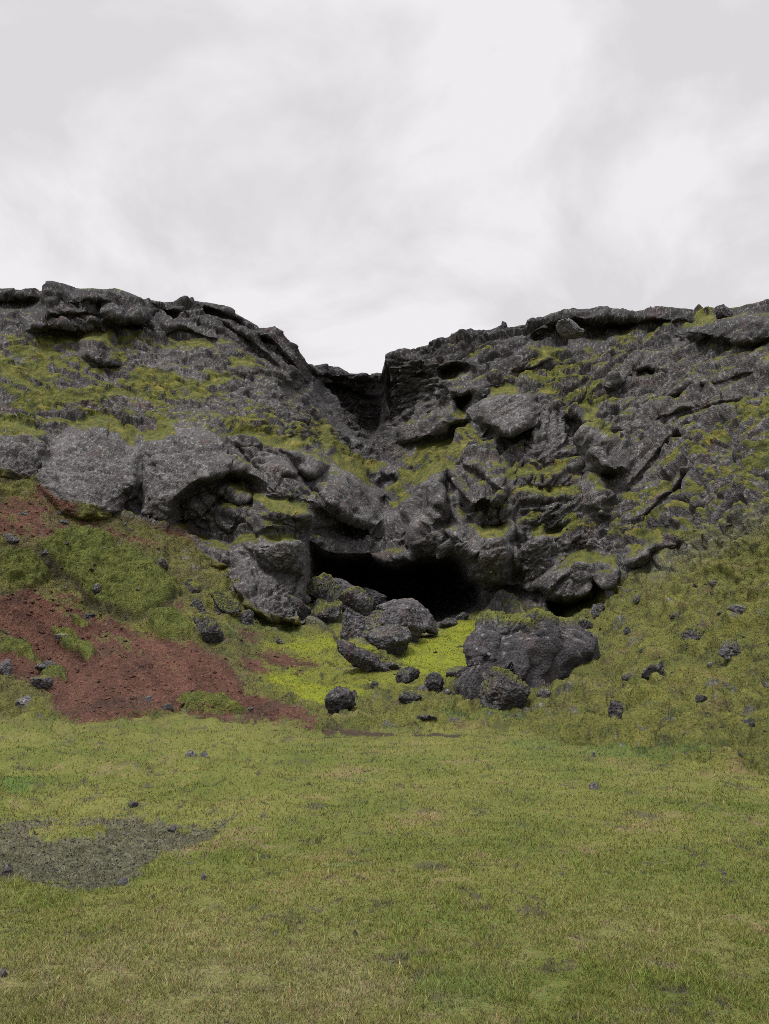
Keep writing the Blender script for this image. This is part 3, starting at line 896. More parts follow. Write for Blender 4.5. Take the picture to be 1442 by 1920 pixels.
soil = mixv(soil, A(.045, .028, .022), .7 * sstep(.05, .45, -c1 + .4 * c3 + .3 * c5))
streak = fbm(np.stack([(P[:, 2] + .55 * P[:, 0]) * 3.2, (P[:, 0] - .5 * P[:, 2]) * .45, P[:, 1] * .2], 1), 4, 117).reshape(sh)
soil = soil * (1 + .8 * np.clip(streak, -.6, .6))[..., None]
soil = mixv(soil, A(.15, .09, .07), .5 * sstep(.3, .5, c5 + .3 * c3))
grav = mixv(full(.042, .040, .032), A(.11, .105, .075), np.clip(.45 + .8 * c3 + .8 * c5, 0, 1))
lefth = (1 - sstep(420, 560, PXB)) * (1 - tongue)
turf = mixv(turf, A(.075, .060, .034), lefth * np.clip(.30 + .9 * c4 + .6 * c3, 0, .75))
ground = mixv(turf, lawn, np.clip(lawn_m + .3 * c2 * (lawn_m > .02) * (lawn_m < .98), 0, 1))
ground = mixv(ground, A(.060, .115, .030), .45 * lush)
brt = sstep(.15, .75, bright + (.5 * c2 + .35 * c4 + .3 * c3) * (bright > .02)) * .9 * (1 - lawn_m)
ground = mixv(ground, mixv(full(.205, .222, .018), A(.11, .128, .020), np.clip(.35 + 1.1 * c2 + .6 * c3, 0, 1)), np.clip(brt, 0, 1))
ground = mixv(ground, mixv(full(.052, .068, .018), A(.112, .118, .026), np.clip(.45 + .7 * c2 + .5 * c5, 0, 1)), .85 * tongue)
# soil scattered with small turf
veg = .85 * sstep(.10, .32, .7 * c4 + .6 * streak + .25 * c2 + .25 * c3) * (1 - .55 * sstep(1180, 1260, PYB)) * (1 - .8 * sstep(330, 430, PXB))
rm = red_m * (1 - veg)
soilf = sstep(.42, .58, rm + (.35 * c2 + .45 * c3 + .25 * c5) * (rm > .02))
ground = mixv(ground, soil, soilf)
ground = mixv(ground, grav, .82 * sstep(.42, .6, bare + (.6 * c2 + .7 * c3 + .4 * c5) * (bare > .03)))
# the broken turf edge where the meadow meets the valley
ground = mixv(ground, A(.042, .028, .022), .95 * cut)
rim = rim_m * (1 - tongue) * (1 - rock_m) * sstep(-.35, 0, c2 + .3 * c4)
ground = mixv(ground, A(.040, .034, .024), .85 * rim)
# bare rock and soil showing through the turf of the slopes
poke = sstep(.26, .40, fbm(P * 1.9, 4, 121).reshape(sh) + .3 * c2) * (1 - meadow_m) * (1 - bright) * (1 - tongue) * (1 - red_m)
ground = mixv(ground, rockc * .7, .8 * poke)
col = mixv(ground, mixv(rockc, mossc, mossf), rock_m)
red_rock = red_m * rock_m
col = mixv(col, soil * .8, .8 * red_rock * (1 - mossf))
fuzz = np.clip((1 - rock_m) * (1 - soilf) * (1 - bare) * (1 - poke) * (1 - cut) + rock_m * mossf, 0, 1)     # how mossy / grassy


# ------------------------------------------------------------------ materials
def nodes(name):
    m = bpy.data.materials.new(name)
    m.use_nodes = True
    nt = m.node_tree
    nt.nodes.clear()
    return m, nt


def make_terrain_mat(name, bump=0.6, scale=1.0):
    m, nt = nodes(name)
    def n(t, **kw):
        x = nt.nodes.new(t)
        for k, v in kw.items():
            setattr(x, k, v)
        return x
    L = nt.links.new
    o = n('ShaderNodeOutputMaterial'); b = n('ShaderNodeBsdfPrincipled')
    b.inputs['Roughness'].default_value = .92
    b.inputs['Specular IOR Level'].default_value = .15
    L(b.outputs[0], o.inputs[0])
    col = n('ShaderNodeAttribute', attribute_name='cover')
    fz = n('ShaderNodeAttribute', attribute_name='fuzz')
    tcn = n('ShaderNodeTexCoord')
    geo = n('ShaderNodeNewGeometry')
    n1 = n('ShaderNodeTexNoise'); n1.inputs['Scale'].default_value = 26 * scale; n1.inputs['Detail'].default_value = 5; n1.inputs['Roughness'].default_value = .7
    n2 = n('ShaderNodeTexNoise'); n2.inputs['Scale'].default_value = 7 * scale; n2.inputs['Detail'].default_value = 6; n2.inputs['Roughness'].default_value = .65
    v1 = n('ShaderNodeTexVoronoi', feature='F1'); v1.inputs['Scale'].default_value = 18 * scale
    for x in (n1, n2, v1):
        L(geo.outputs['Position'], x.inputs['Vector'])
    r1 = n('ShaderNodeMapRange'); r1.inputs['From Min'].default_value = .3; r1.inputs['From Max'].default_value = .7
    r1.inputs['To Min'].default_value = .30; r1.inputs['To Max'].default_value = 1.75
    L(n1.outputs['Fac'], r1.inputs['Value'])
    r2 = n('ShaderNodeMapRange'); r2.inputs['From Min'].default_value = .3; r2.inputs['From Max'].default_value = .7
    r2.inputs['To Min'].default_value = .72; r2.inputs['To Max'].default_value = 1.28
    L(n2.outputs['Fac'], r2.inputs['Value'])
    mm = n('ShaderNodeMath', operation='MULTIPLY'); L(r1.outputs[0], mm.inputs[0]); L(r2.outputs[0], mm.inputs[1])
    sc = n('ShaderNodeVectorMath', operation='SCALE'); L(col.outputs['Color'], sc.inputs[0]); fzm = n('ShaderNodeMath', operation='MULTIPLY'); fzm.inputs[1].default_value = .5; L(fz.outputs['Fac'], fzm.inputs[0])
    mf = n('ShaderNodeMix', data_type='FLOAT'); mf.inputs[3].default_value = 1.0
    L(fzm.outputs[0], mf.inputs[0]); L(mm.outputs[0], mf.inputs[2]); L(mf.outputs[0], sc.inputs['Scale'])
    # slight hue scatter
    hs = n('ShaderNodeHueSaturation'); L(sc.outputs[0], hs.inputs['Color'])
    hr = n('ShaderNodeMapRange'); hr.inputs['From Min'].default_value = .3; hr.inputs['From Max'].default_value = .7
    hr.inputs['To Min'].default_value = .47; hr.inputs['To Max'].default_value = .53
    n3 = n('ShaderNodeTexNoise'); n3.inputs['Scale'].default_value = 14 * scale; n3.inputs['Detail'].default_value = 3
    L(geo.outputs['Position'], n3.inputs['Vector']); L(n3.outputs['Fac'], hr.inputs['Value']); L(hr.outputs[0], hs.inputs['Hue'])
    L(hs.outputs[0], b.inputs['Base Color'])
    # height for bump: pitted rock, tufted turf
    h1 = n('ShaderNodeMath', operation='MULTIPLY_ADD'); h1.inputs[1].default_value = .6
    L(n1.outputs['Fac'], h1.inputs[0]); L(n2.outputs['Fac'], h1.inputs[2])
    h2 = n('ShaderNodeMath', operation='MULTIPLY_ADD'); h2.inputs[1].default_value = .5
    L(v1.outputs['Distance'], h2.inputs[0]); L(h1.outputs[0], h2.inputs[2])
    bp = n('ShaderNodeBump'); bp.inputs['Strength'].default_value = bump; bp.inputs['Distance'].default_value = .08 / scale
    L(h2.outputs[0], bp.inputs['Height']); L(bp.outputs[0], b.inputs['Normal'])
    return m


M_TERRAIN = make_terrain_mat("rock_moss_turf", .8)
M_MEADOW = make_terrain_mat("meadow_turf", .6, 2.0)


def mesh_obj(name, verts, faces, mat, attrs=(), parent=None, smooth=True):
    me = bpy.data.meshes.new(name)
    nv, nf = len(verts), len(faces)
    k = faces.shape[1]
    me.vertices.add(nv); me.vertices.foreach_set('co', np.ascontiguousarray(verts, dtype=f32).ravel())
    me.loops.add(nf * k); me.loops.foreach_set('vertex_index', np.ascontiguousarray(faces, dtype=np.int32).ravel())
    me.polygons.add(nf)
    me.polygons.foreach_set('loop_start', np.arange(0, nf * k, k, dtype=np.int32))
    me.polygons.foreach_set('loop_total', np.full(nf, k, np.int32))
    me.polygons.foreach_set('use_smooth', np.full(nf, smooth, bool))
    me.update(calc_edges=True)
    for an, data in attrs:
        if data.ndim == 2:
            a = me.attributes.new(an, 'FLOAT_COLOR', 'POINT')
            a.data.foreach_set('color', np.concatenate([data, np.ones((len(data), 1))], 1).astype(f32).ravel())
        else:
            a = me.attributes.new(an, 'FLOAT', 'POINT')
            a.data.foreach_set('value', data.astype(f32).ravel())
    me.materials.append(mat)
    o = bpy.data.objects.new(name, me)
    COL.objects.link(o)
    if parent is not None:
        o.parent = parent
    return o


# ------------------------------------------------------------------ split the sheet into its parts of the setting
idx = np.arange(sh[0] * sh[1]).reshape(sh)
quads = np.stack([idx[:-1, :-1], idx[:-1, 1:], idx[1:, 1:], idx[1:, :-1]], -1).reshape(-1, 4)


def fmean(m):
    return (.25 * (m[:-1, :-1] + m[:-1, 1:] + m[1:, 1:] + m[1:, :-1])).reshape(-1)


lab = np.full(len(quads), 2)                       # 0 meadow, 1 scree, 2 hillside, 3 cliff
lab[fmean(red_m * (1 - rock_m)) > .5] = 1
lab[fmean(rock_m) > .5] = 3
lab[(fmean(rock_m) > .5) & (fmean(mossf) > .5)] = 4
lab[fmean(meadow_m) > .5] = 0
VV = G.reshape(-1, 3); CC = np.clip(col.reshape(-1, 3), 0.004, 1); FZ = fuzz.reshape(-1)
for k, (nm, mt) in enumerate([("meadow", M_MEADOW), ("scree_slope", M_TERRAIN), ("hillside", M_TERRAIN), ("cliff", M_TERRAIN), ("moss", M_TERRAIN)]):
    q = quads[lab == k]
    u, inv = np.unique(q, return_inverse=True)
    o = mesh_obj(nm, VV[u], inv.reshape(-1, 4), mt, [('cover', CC[u]), ('fuzz', FZ[u])])
    o["kind"] = "stuff" if nm == "moss" else "structure"

# low ground far around, under and behind everything
gv = np.array([(-400, -300, -.22), (400, -300, -.22), (400, 500, -.22), (-400, 500, -.22)], float)
o = mesh_obj("ground", gv, np.array([[0, 1, 2, 3]]), M_MEADOW, [('cover', np.tile(A(.105, .11, .034), (4, 1))), ('fuzz', np.ones(4))])
o["kind"] = "structure"


def at(qx, qy):
    """the spot on the finished terrain surveyed at photo position (qx, qy)"""
    c = np.interp(qx, xs, np.arange(NC))
    cr = np.interp(qx, xs, crest)
    r = NPRE + np.where(np.asarray(qy) > LOW, np.interp(-np.asarray(qy, float), -np.append(pre, LOW), np.arange(NPRE + 1) - float(NPRE)), 0) + np.where(np.asarray(qy) > LOW, 0, 1) * np.where(np.asarray(qy) > MID, (LOW - qy) / (LOW - MID) * N1R, N1R + (MID - qy) / (MID - cr) * (NR - N1R - 1))
    c = np.atleast_1d(c); r = np.atleast_1d(np.clip(r, 0, sh[0] - 2))
    c0 = np.minimum(c.astype(int), NC - 2); r0 = r.astype(int)
    fc = (c - c0)[:, None]; fr = (r - r0)[:, None]
    return (G[r0, c0] * (1 - fc) * (1 - fr) + G[r0, c0 + 1] * fc * (1 - fr) + G[r0 + 1, c0] * (1 - fc) * fr + G[r0 + 1, c0 + 1] * fc * fr), r0, c0


# ------------------------------------------------------------------ grass and moss blades
gx, gy = [], []
def scatter(n, y0, y1, power=1.0):
    a = rng.uniform(-1000, 2440, n); b = y0 + (y1 - y0) * rng.uniform(0, 1, n) ** power
    return a, b


def blades(name, n, y0, y1, hgt, wid, minpx, keep, bright_gain, mat, power=1.0, var=1.0):
    qx, qy = scatter(n, y0, y1, power)
    p, r0, c0 = at(qx, qy)
    f = keep[r0, c0]
    ok = rng.uniform(0, 1, n) < f
    p, r0, c0 = p[ok], r0[ok], c0[ok]
    n = len(p)
    dist = np.linalg.norm(p - np.array([0, 0, EYE]), axis=1)
    # beyond a few metres one blade stands for a small tuft
    w = np.maximum(wid, dist * minpx / F) * rng.uniform(.7, 1.3, n)
    cl = fbm(p * 3.0, 3, 191) + .6 * fbm(p * 9.0, 2, 192)
    h = (hgt + dist * .0012) * rng.uniform(.5, 1.25, n) * np.clip(.95 + 1.1 * cl, .25, 2.2)
    ang = rng.uniform(0, 2 * math.pi, n)
    lean = rng.normal(0, .55, (n, 2)) * h[:, None]
    side = np.stack([np.cos(ang), np.sin(ang), np.zeros(n)], 1) * w[:, None] * .5
    up = np.stack([lean[:, 0], lean[:, 1], h], 1)
    base = p - np.array([0, 0, .006])
    bend = up * .55 - np.concatenate([lean * .18, np.zeros((n, 1))], 1)
    V = np.stack([base - side, base + side, base + bend + side * .6, base + bend - side * .6, base + up], 1).reshape(-1, 3)
    k = np.arange(n)[:, None] * 5
    T = np.concatenate([k + np.array([[0, 1, 2]]), k + np.array([[0, 2, 3]]), k + np.array([[3, 2, 4]])], 0)
    cc = col[r0, c0] * bright_gain
    hue = rng.uniform(0, 1, (n, 1))
    cc = cc * (1.06 + var * rng.uniform(-.68, .69, (n, 1))) * np.clip(1 + .55 * cl, .5, 1.6)[:, None]
    cc = np.where(hue < .16, cc * A(1.35, 1.05, 1.25), cc)
    cc = np.where(hue > .86, cc * A(.75, 1.05, .8), cc)
    return mesh_obj(name, V, T, mat, [('cover', np.clip(np.repeat(cc, 5, 0), .004, .6))], smooth=False)


def blade_mat():
    m, nt = nodes("grass_blade")
    o = nt.nodes.new('ShaderNodeOutputMaterial'); b = nt.nodes.new('ShaderNodeBsdfPrincipled'); a = nt.nodes.new('ShaderNodeAttribute')
    tr = nt.nodes.new('ShaderNodeBsdfTranslucent'); mx = nt.nodes.new('ShaderNodeMixShader'); mx.inputs[0].default_value = .35
    a.attribute_name = 'cover'
    b.inputs['Roughness'].default_value = .7; b.inputs['Specular IOR Level'].default_value = .2
    nt.links.new(a.outputs['Color'], b.inputs['Base Color']); nt.links.new(a.outputs['Color'], tr.inputs['Color'])
    nt.links.new(b.outputs[0], mx.inputs[1]); nt.links.new(tr.outputs[0], mx.inputs[2]); nt.links.new(mx.outputs[0], o.inputs[0])
    return m


M_BLADE = blade_mat()
fz2 = fuzz.copy()
g = blades("grass", 900000, 1345, 2350, .022, .0035, 1.5, np.clip(fz2, 0, 1) * meadow_m + .55 * bare, 1.35, M_BLADE, .85)
g["kind"] = "stuff"; g["label"] = "short olive and straw coloured grass covering the flat meadow"
g = blades("hill_grass", 420000, 860, 1450, .016, .006, 2.0, np.clip(fuzz * (1 - meadow_m) * (1 - rock_m) - .3 * 0, 0, 1) + .10 * soilf * red_m, 1.3, M_BLADE, 1.0, .6)
g["kind"] = "stuff"; g["label"] = "tufted mossy grass on the slopes below the cliff"

# ------------------------------------------------------------------ boulders and stones
_ico = {}


def ico(n):
    if n not in _ico:
        bm = bmesh.new()
        bmesh.ops.create_icosphere(bm, subdivisions=n, radius=1.0)
        bm.verts.ensure_lookup_table()
        v = np.array([x.co[:] for x in bm.verts]); f = np.array([[a.index for a in p.verts] for p in bm.faces])
        bm.free()
        _ico[n] = (v, f)
    return _ico[n]


def vert_normals(v, f):
    n = np.zeros_like(v)
    fn = np.cross(v[f[:, 1]] - v[f[:, 0]], v[f[:, 2]] - v[f[:, 0]])
    for k in range(3):
        np.add.at(n, f[:, k], fn)
    return n / (np.linalg.norm(n, axis=1, keepdims=True) + 1e-12)


def rot_y(a):
    c, s = math.cos(a), math.sin(a)
    return np.array([[c, 0, s], [0, 1, 0], [-s, 0, c]])


def hull(n, seed, cuts=9, lo=.42, hi=.85):
    """a stone broken by flat faces, unit size"""
    r = np.random.default_rng(seed)
    d, f = ico(n)
    pn = r.normal(size=(cuts, 3)); pn /= np.linalg.norm(pn, axis=1, keepdims=True)
    h = r.uniform(lo, hi, cuts)
    dots = d @ pn.T
    lim = np.where(dots > .05, h / np.maximum(dots, .05), 9)
    rad = -np.log(np.exp(-22 * lim).sum(1) + np.exp(-22.0)) / 22
    v = d * rad[:, None]
    v = v / np.abs(v).max(0)
    return v, f


def weather(v, f, seed, size, pos, amp=1.0):
    """breaks, layers and pits, in metres"""
    off = np.array([seed * 3.17, seed * 1.31, seed * 7.7])
    n = vert_normals(v, f)
    q = v + off
    s = max(size, .05)
    fa_, ea_ = facets(q * 2.4 / s, seed)
    fb_, eb_ = facets(q * 6.5 / s, seed + 1)
    dd = s * (.055 * fa_ + .03 * fb_ - .012 * (1 - sstep(0, .1, ea_))) + .035 * s * fbm(q * 3.0 / s, 4, seed + 2)
    dd += min(.03, .06 * s) * fbm(q * 14, 3, seed + 3) - min(.02, .025 * s) * sstep(.5, .95, ridged(q * 8, 2, seed + 4))
    v = v + n * (dd * amp)[:, None]
    return v, vert_normals(v, f)


def stone_cover(v, n, seed, tone, mossy):
    off = np.array([seed * 2.1, seed * 4.3, seed * 1.7])
    q = v + off
    a, b, c = fbm(q * 1.6, 3, 201), fbm(q * 6, 3, 202), fbm(q * 20, 2, 203)
    rc = mixv(np.broadcast_to(A(.040, .037, .041), v.shape), A(.105, .10, .106), np.clip(.42 + .4 * a + .5 * b + .5 * c, 0, 1)) * tone
    rc = mixv(rc, A(.085, .042, .038), .4 * sstep(.1, .5, a + .4 * c))
    rc = mixv(rc, A(.27, .265, .255), .65 * sstep(.34, .58, c + .55 * b + .12 * n[:, 2]))
    mw = sstep(.1, .4, n[:, 2] * 1.4 - 1.25 + mossy + .45 * b + .3 * a)
    mc = mixv(np.broadcast_to(A(.060, .075, .022), v.shape), A(.15, .145, .03), np.clip(.4 + .8 * b + .6 * c, 0, 1))
    return rc, mc, mw


def add_stone(name, label, cat, v, f, seed, origin, tone, mossy, group=None, cap=False, lift_max=.09, only_top=None):
    n = vert_normals(v, f)
    rc, mc, mw = stone_cover(v, n, seed, tone, mossy)
    if only_top is not None:
        mw = mw * sstep(only_top - .15, only_top + .1, v[:, 2] + .2 * fbm(v * 2.2, 3, 207) - .12 * np.abs(v[:, 0] - .5))
    cov = mixv(rc, mc, mw)
    on = np.zeros(len(f), bool)
    if cap and (mw > .5).sum() > 30:
        size = float(np.ptp(v[:, 0]))
        lift = sstep(.15, .8, mw) * min(lift_max, .05 * size + .012) * (1 + .6 * fbm(v * 7, 2, seed) + .4 * (cushions(v * 6, seed) - .5))
        v = v + (n * .6 + np.array([0, 0, .5])) * lift[:, None]
        on = mw[f].mean(1) > .5
        lb = np.arange(len(v))                      # the cushions large enough to read as a cap; the largest one only
        for _ in range(400):
            ml = lb[f[on]].min(1); old = lb.copy()
            for kk in range(3):
                np.minimum.at(lb, f[on][:, kk], ml)
            if (lb == old).all():
                break
        ids, cnt = np.unique(lb[f[on][:, 0]], return_counts=True)
        on &= lb[f[:, 0]] == ids[cnt.argmax()]
        lb = np.arange(len(v))                      # slivers of rock cut off by the moss belong to it
        for _ in range(400):
            ml = lb[f[~on]].min(1); old = lb.copy()
            for kk in range(3):
                np.minimum.at(lb, f[~on][:, kk], ml)
            if (lb == old).all():
                break
        ids, cnt = np.unique(lb[f[~on][:, 0]], return_counts=True)
        on |= lb[f[:, 0]] != ids[cnt.argmax()]

    def piece(nm, fs, colr, fzz, parent=None):
        u, inv = np.unique(fs, return_inverse=True)
        return mesh_obj(nm, v[u], inv.reshape(-1, 3), M_TERRAIN, [('cover', np.clip(colr[u], .004, 1)), ('fuzz', fzz[u])], parent=parent)

    o = piece(name, f[~on], cov, mw)
    o.location = origin
    o["label"] = label; o["category"] = cat
    if group:
        o["group"] = group
    if on.any():
        piece("moss_cap", f[on], mixv(cov, mc * 1.1, np.maximum(mw, .6)), np.ones(len(v)), o)
    return o


def foot(qx, qy):
    p, _, _ = at(qx, qy)
    return p[0]


def stone(label, x0, x1, ytop, ybase, roll=0, seed=1, mossy=0.0, tone=1.0, depth=.85, name="boulder", cat="boulder", group=None, cap=False, bury=None, size=None, fwd=.42):
    cx = (x0 + x1) / 2
    if size:                       # w, h in photo pixels for a leaning stone
        wpx, hpx = size
    else:
        wpx, hpx = x1 - x0, ybase - ytop
    if bury is None:
        bury = .08 if size else {MD: .9, RS: .55, LS: .5, VF: .3}.get(group, .18)
        tone *= {MD: 1.7, RS: 1.5, LS: 1.4, RUB: 1.15}.get(group, 1.0)
        grow = {MD: .72, RS: .85, LS: .95, RUB: 1.4, VF: 1.05}.get(group, 1.0)
        wpx, hpx = wpx * grow, hpx * grow
        mossy += {MD: .1, RS: .15, LS: .12}.get(group, 0)
    p = foot(cx, ybase - .06 * (ybase - ytop))
    m = p[1] / F * 1.03
    w, h = wpx * m, hpx * m * (1 + bury)
    big = max(w, h)
    lvl = 6 if big > 1.0 else 5 if big > .32 else 4 if big > .1 else 3
    v, f = hull(lvl, seed * 7 + 3)
    dp = depth * min(w, h * 1.6)
    v = v * np.array([w / 2, dp / 2, h / 2])
    v, n = weather(v, f, seed, big * .7, p)
    v = v @ rot_y(math.radians(roll)).T
    v[:, 2] -= v[:, 2].min()
    org = (p[0], p[1] + fwd * dp, p[2] - bury * h * .9 / (1 + bury))
    return add_stone(name, label, cat, v, f, seed, org, tone, mossy, group, cap)


RUB = "rubble boulders in the cave mouth"
RS = "rocks on the grassy right slope"
LS = "rocks on the red and mossy left slope"
VF = "rocks on the valley floor"
MD = "stones lying in the meadow"
stone("round boulder with a green moss coat at the left end of the rubble", 574, 624, 1105, 1142, 0, 1, .55, 1, .9, group=RUB, cap=True)
stone("broad bare boulder at the back of the rubble, against the left cave wall", 608, 668, 1101, 1136, 12, 2, .1, 1.1, group=RUB)
stone("dark slab half covered in moss, leaning below the mossy round boulder", 581, 632, 1133, 1172, -28, 3, .35, .8, group=RUB, cap=True, size=(56, 30))
stone("moss-streaked boulder in the middle of the rubble pile", 634, 688, 1126, 1164, 10, 4, .5, 1, group=RUB, cap=True)
stone("angular block perched highest on the rubble pile, against the black cave", 673, 717, 1116, 1152, 5, 5, .1, 1, group=RUB)
stone("long grey slab sloping down to the right across the cave mouth", 714, 818, 1128, 1196, 31, 6, .05, 1.15, .7, group=RUB, size=(92, 44))
stone("egg-shaped grey boulder at the front left of the rubble", 635, 682, 1163, 1207, 0, 7, .05, 1.15, group=RUB)
stone("squat boulder with thin moss, between the egg-shaped one and the long slab", 678, 727, 1162, 1206, -8, 8, .6, 1, group=RUB)
stone("smooth boulder under the lower side of the long grey slab", 722, 782, 1160, 1212, 20, 9, .05, 1.1, group=RUB)
stone("small wedge stone stuck between the perched block and the long slab", 705, 722, 1141, 1157, 0, 10, .1, .9, name="stone", cat="stone", group=RUB)
stone("reddish dark boulder lowest of the rubble pile, at its foot", 703, 761, 1196, 1234, 8, 11, .15, .95, group=RUB)
stone("low dark rock in the shade at the foot of the left cave pillar", 536, 578, 1132, 1172, 0, 12, .3, .7, group=RUB)
stone("small rock wedged beside the left pillar above the mossy slab", 556, 584, 1118, 1142, 0, 13, .4, .75, group=RUB)
stone("grey mossy rock just behind the lower end of the log-shaped boulder", 694, 731, 1228, 1254, 0, 14, .6, 1, name="rock", cat="rock", group=VF, cap=True)
stone("flat reddish stone right of the mossy rock in the gully", 716, 753, 1244, 1258, 6, 15, .15, .9, name="rock", cat="rock", group=VF)
stone("long dark log-shaped boulder lying tilted in the yellow-green moss", 627, 716, 1208, 1274, 33, 16, .1, .8, .8, group=VF, size=(122, 40))
stone("dark wedge-shaped boulder alone on the valley grass", 740, 787, 1258, 1288, -6, 17, .25, .75, group=VF, cap=True)
stone("dark rounded boulder at the edge of the red soil tongue", 612, 667, 1304, 1350, 8, 18, .1, .75, group=VF)
stone("tiny brown stone right of the rounded boulder by the red soil", 658, 673, 1306, 1319, 0, 19, 0, .9, name="stone", cat="stone", group=VF)
stone("tiny brown stone on the lime moss, higher than its neighbour", 697, 710, 1293, 1305, 0, 20, 0, .8, name="stone", cat="stone", group=VF)
stone("pale grey stone left of the turf mound by the big boulder", 782, 803, 1288, 1303, 0, 21, .1, 1.2, name="rock", cat="rock", group=VF)
stone("brownish lump of rock sticking out of the turf mound left of the big boulder", 799, 838, 1272, 1303, 10, 22, .4, .9, name="rock", cat="rock", group=VF)
stone("grey rock half hidden at the left shoulder of the big boulder", 838, 876, 1256, 1280, -6, 23, .35, 1, name="rock", cat="rock", group=VF)
stone("flat dark stone between the brownish lump and the big boulder", 830, 853, 1298, 1310, 0, 24, 0, .8, name="rock", cat="rock", group=VF)
stone("small dark stone topping the low rock cluster in the valley grass", 774, 792, 1312, 1325, 0, 25, .1, .75, name="stone", cat="stone", group=VF)
stone("dark flat rock of the low cluster in the valley grass", 750, 793, 1322, 1341, 4, 26, .35, .7, name="rock", cat="rock", group=VF)
stone("grey-brown rock at the right of the low cluster in the valley grass", 783, 819, 1334, 1352, 0, 27, .35, .95, name="rock", cat="rock", group=VF)
stone("flat stone at the lower right rim of the cave mouth, nearest the valley", 826, 858, 1164, 1180, -22, 28, .3, .8, name="rock", cat="rock", group=VF)
stone("flat stone on the cave rim halfway up to the right pillar", 854, 884, 1152, 1168, -22, 29, .3, .8, name="rock", cat="rock", group=VF)

# the great boulder: an angular block with a hollow under its front and a leg at its left
def px_point(qx, qy, yy):
    return np.array([float(side_of(qx, qy)) * yy, yy, EYE + float(slope_of(qy)) * yy])


OUT = [(893, 1190), (905, 1178), (935, 1171), (965, 1167), (1000, 1160), (1042, 1162), (1064, 1174), (1100, 1182), (1128, 1204), (1140, 1240), (1120, 1280), (1070, 1310), (1036, 1330),
       (1000, 1330), (968, 1310), (952, 1272), (932, 1264), (914, 1280), (904, 1304), (908, 1362), (856, 1364), (849, 1322), (852, 1278), (872, 1264), (884, 1252), (885, 1215)]
mpp = 19.5 / F * 1.02
c0x, c0y = 945, 1236
pol = np.array([((x - c0x) * mpp, (c0y - y) * mpp) for x, y in OUT])
d, f = ico(6)
th = np.arctan2(d[:, 2], d[:, 0])
ux, uz = np.cos(th), np.sin(th)
R = np.zeros(len(d))
for (ax, az), (bx, bz) in zip(pol, np.roll(pol, -1, 0)):
    ex, ez = bx - ax, bz - az
    den = ux * ez - uz * ex
    tt = (ax * ez - az * ex) / np.where(np.abs(den) < 1e-9, 1e-9, den)
    ss = (ax * uz - az * ux) / np.where(np.abs(den) < 1e-9, 1e-9, den)
    R = np.where((tt > 0) & (ss >= -1e-6) & (ss <= 1 + 1e-6), np.maximum(R, tt), R)
rho = np.sqrt(d[:, 0] ** 2 + d[:, 2] ** 2)
inpl = R * (1 - np.maximum(1 - rho, 0) ** 1.7)
v = np.stack([ux * inpl, 1.0 * np.sign(d[:, 1]) * np.abs(d[:, 1]) ** .62, uz * inpl], 1)
v[:, 1] += .25 * v[:, 2] + .62 * np.maximum(v[:, 0], 0)              # leans back, right end recedes
fq, fe = facets(v * np.array([1.1, 1.1, 1.1]) + 5.3, 77)
v += vert_normals(v, f) * (.30 * fq - .05 * (1 - sstep(0, .08, fe)))[:, None]
org = px_point(c0x, c0y, 19.5)
v, n = weather(v, f, 41, 1.0, org, .9)
add_stone("boulder", "largest boulder, dark and lichen-speckled with a moss cap, right of the cave mouth", "boulder", v, f, 41, org, .95, .52, cap=True, lift_max=.11, only_top=.74)
stone("rounded boulder with pale lichen leaning on the front of the largest boulder", 908, 996, 1270, 1346, -12, 42, .35, 1.05, .9, cap=True, bury=.1)

stone("dark low rock in the grass right of the largest boulder", 1008, 1040, 1294, 1314, 0, 51, .1, .7, name="rock", cat="rock", group=RS)
stone("weathered rock buried behind the right end of the largest boulder", 1082, 1120, 1164, 1188, 10, 52, .5, .8, name="rock", cat="rock", group=RS)
stone("small dark rock midway between the largest boulder and the long dark rock", 1168, 1196, 1262, 1278, 0, 53, .1, .65, name="rock", cat="rock", group=RS)
stone("long dark rock with a pale face embedded in the right slope turf", 1209, 1274, 1251, 1281, -12, 54, .3, .85, name="rock", cat="rock", group=RS, cap=True)
stone("broad reddish-grey rock farthest right on the slope", 1356, 1418, 1213, 1247, -4, 55, .3, .95, name="rock", cat="rock", group=RS, cap=True)
stone("dark hollowed rock in a hummock low on the right slope", 1140, 1176, 1334, 1364, 12, 56, .3, .65, name="rock", cat="rock", group=RS, cap=True)
stone("brown mossy outcrop poking out of the turf uphill of the long dark rock", 1284, 1334, 1180, 1206, -10, 57, .65, .85, name="rock", cat="rock", group=RS, cap=True)
stone("flat pale grey rock high on the right slope", 1374, 1421, 1141, 1161, 8, 58, .2, 1.15, name="rock", cat="rock", group=RS)
stone("grey rock beside the black hollow under the overhanging block", 1113, 1141, 1130, 1157, 0, 59, .25, .85, name="rock", cat="rock", group=RS)
stone("small rock uphill of the hollow under the overhanging block", 1140, 1160, 1110, 1126, 0, 60, .2, .9, name="rock", cat="rock", group=RS)
stone("half-sunk dark stone on open turf above the small dark rock", 1174, 1192, 1186, 1202, 0, 61, .3, .7, name="stone", cat="stone", group=RS)
stone("dark stone near the foot of the right cliff ribs", 1188, 1214, 1110, 1128, 5, 62, .3, .75, name="rock", cat="rock", group=RS)
stone("small round grey stone highest on the right turf", 1338, 1356, 1091, 1104, 0, 63, .1, 1, name="stone", cat="stone", group=RS)
stone("tiny pale stone left of the broad reddish-grey rock", 1328, 1343, 1241, 1251, 0, 64, 0, 1.1, name="stone", cat="stone", group=RS)
stone("mossy stone under the broad reddish-grey rock", 1390, 1425, 1258, 1276, 0, 65, .8, .85, name="rock", cat="rock", group=RS, cap=True)
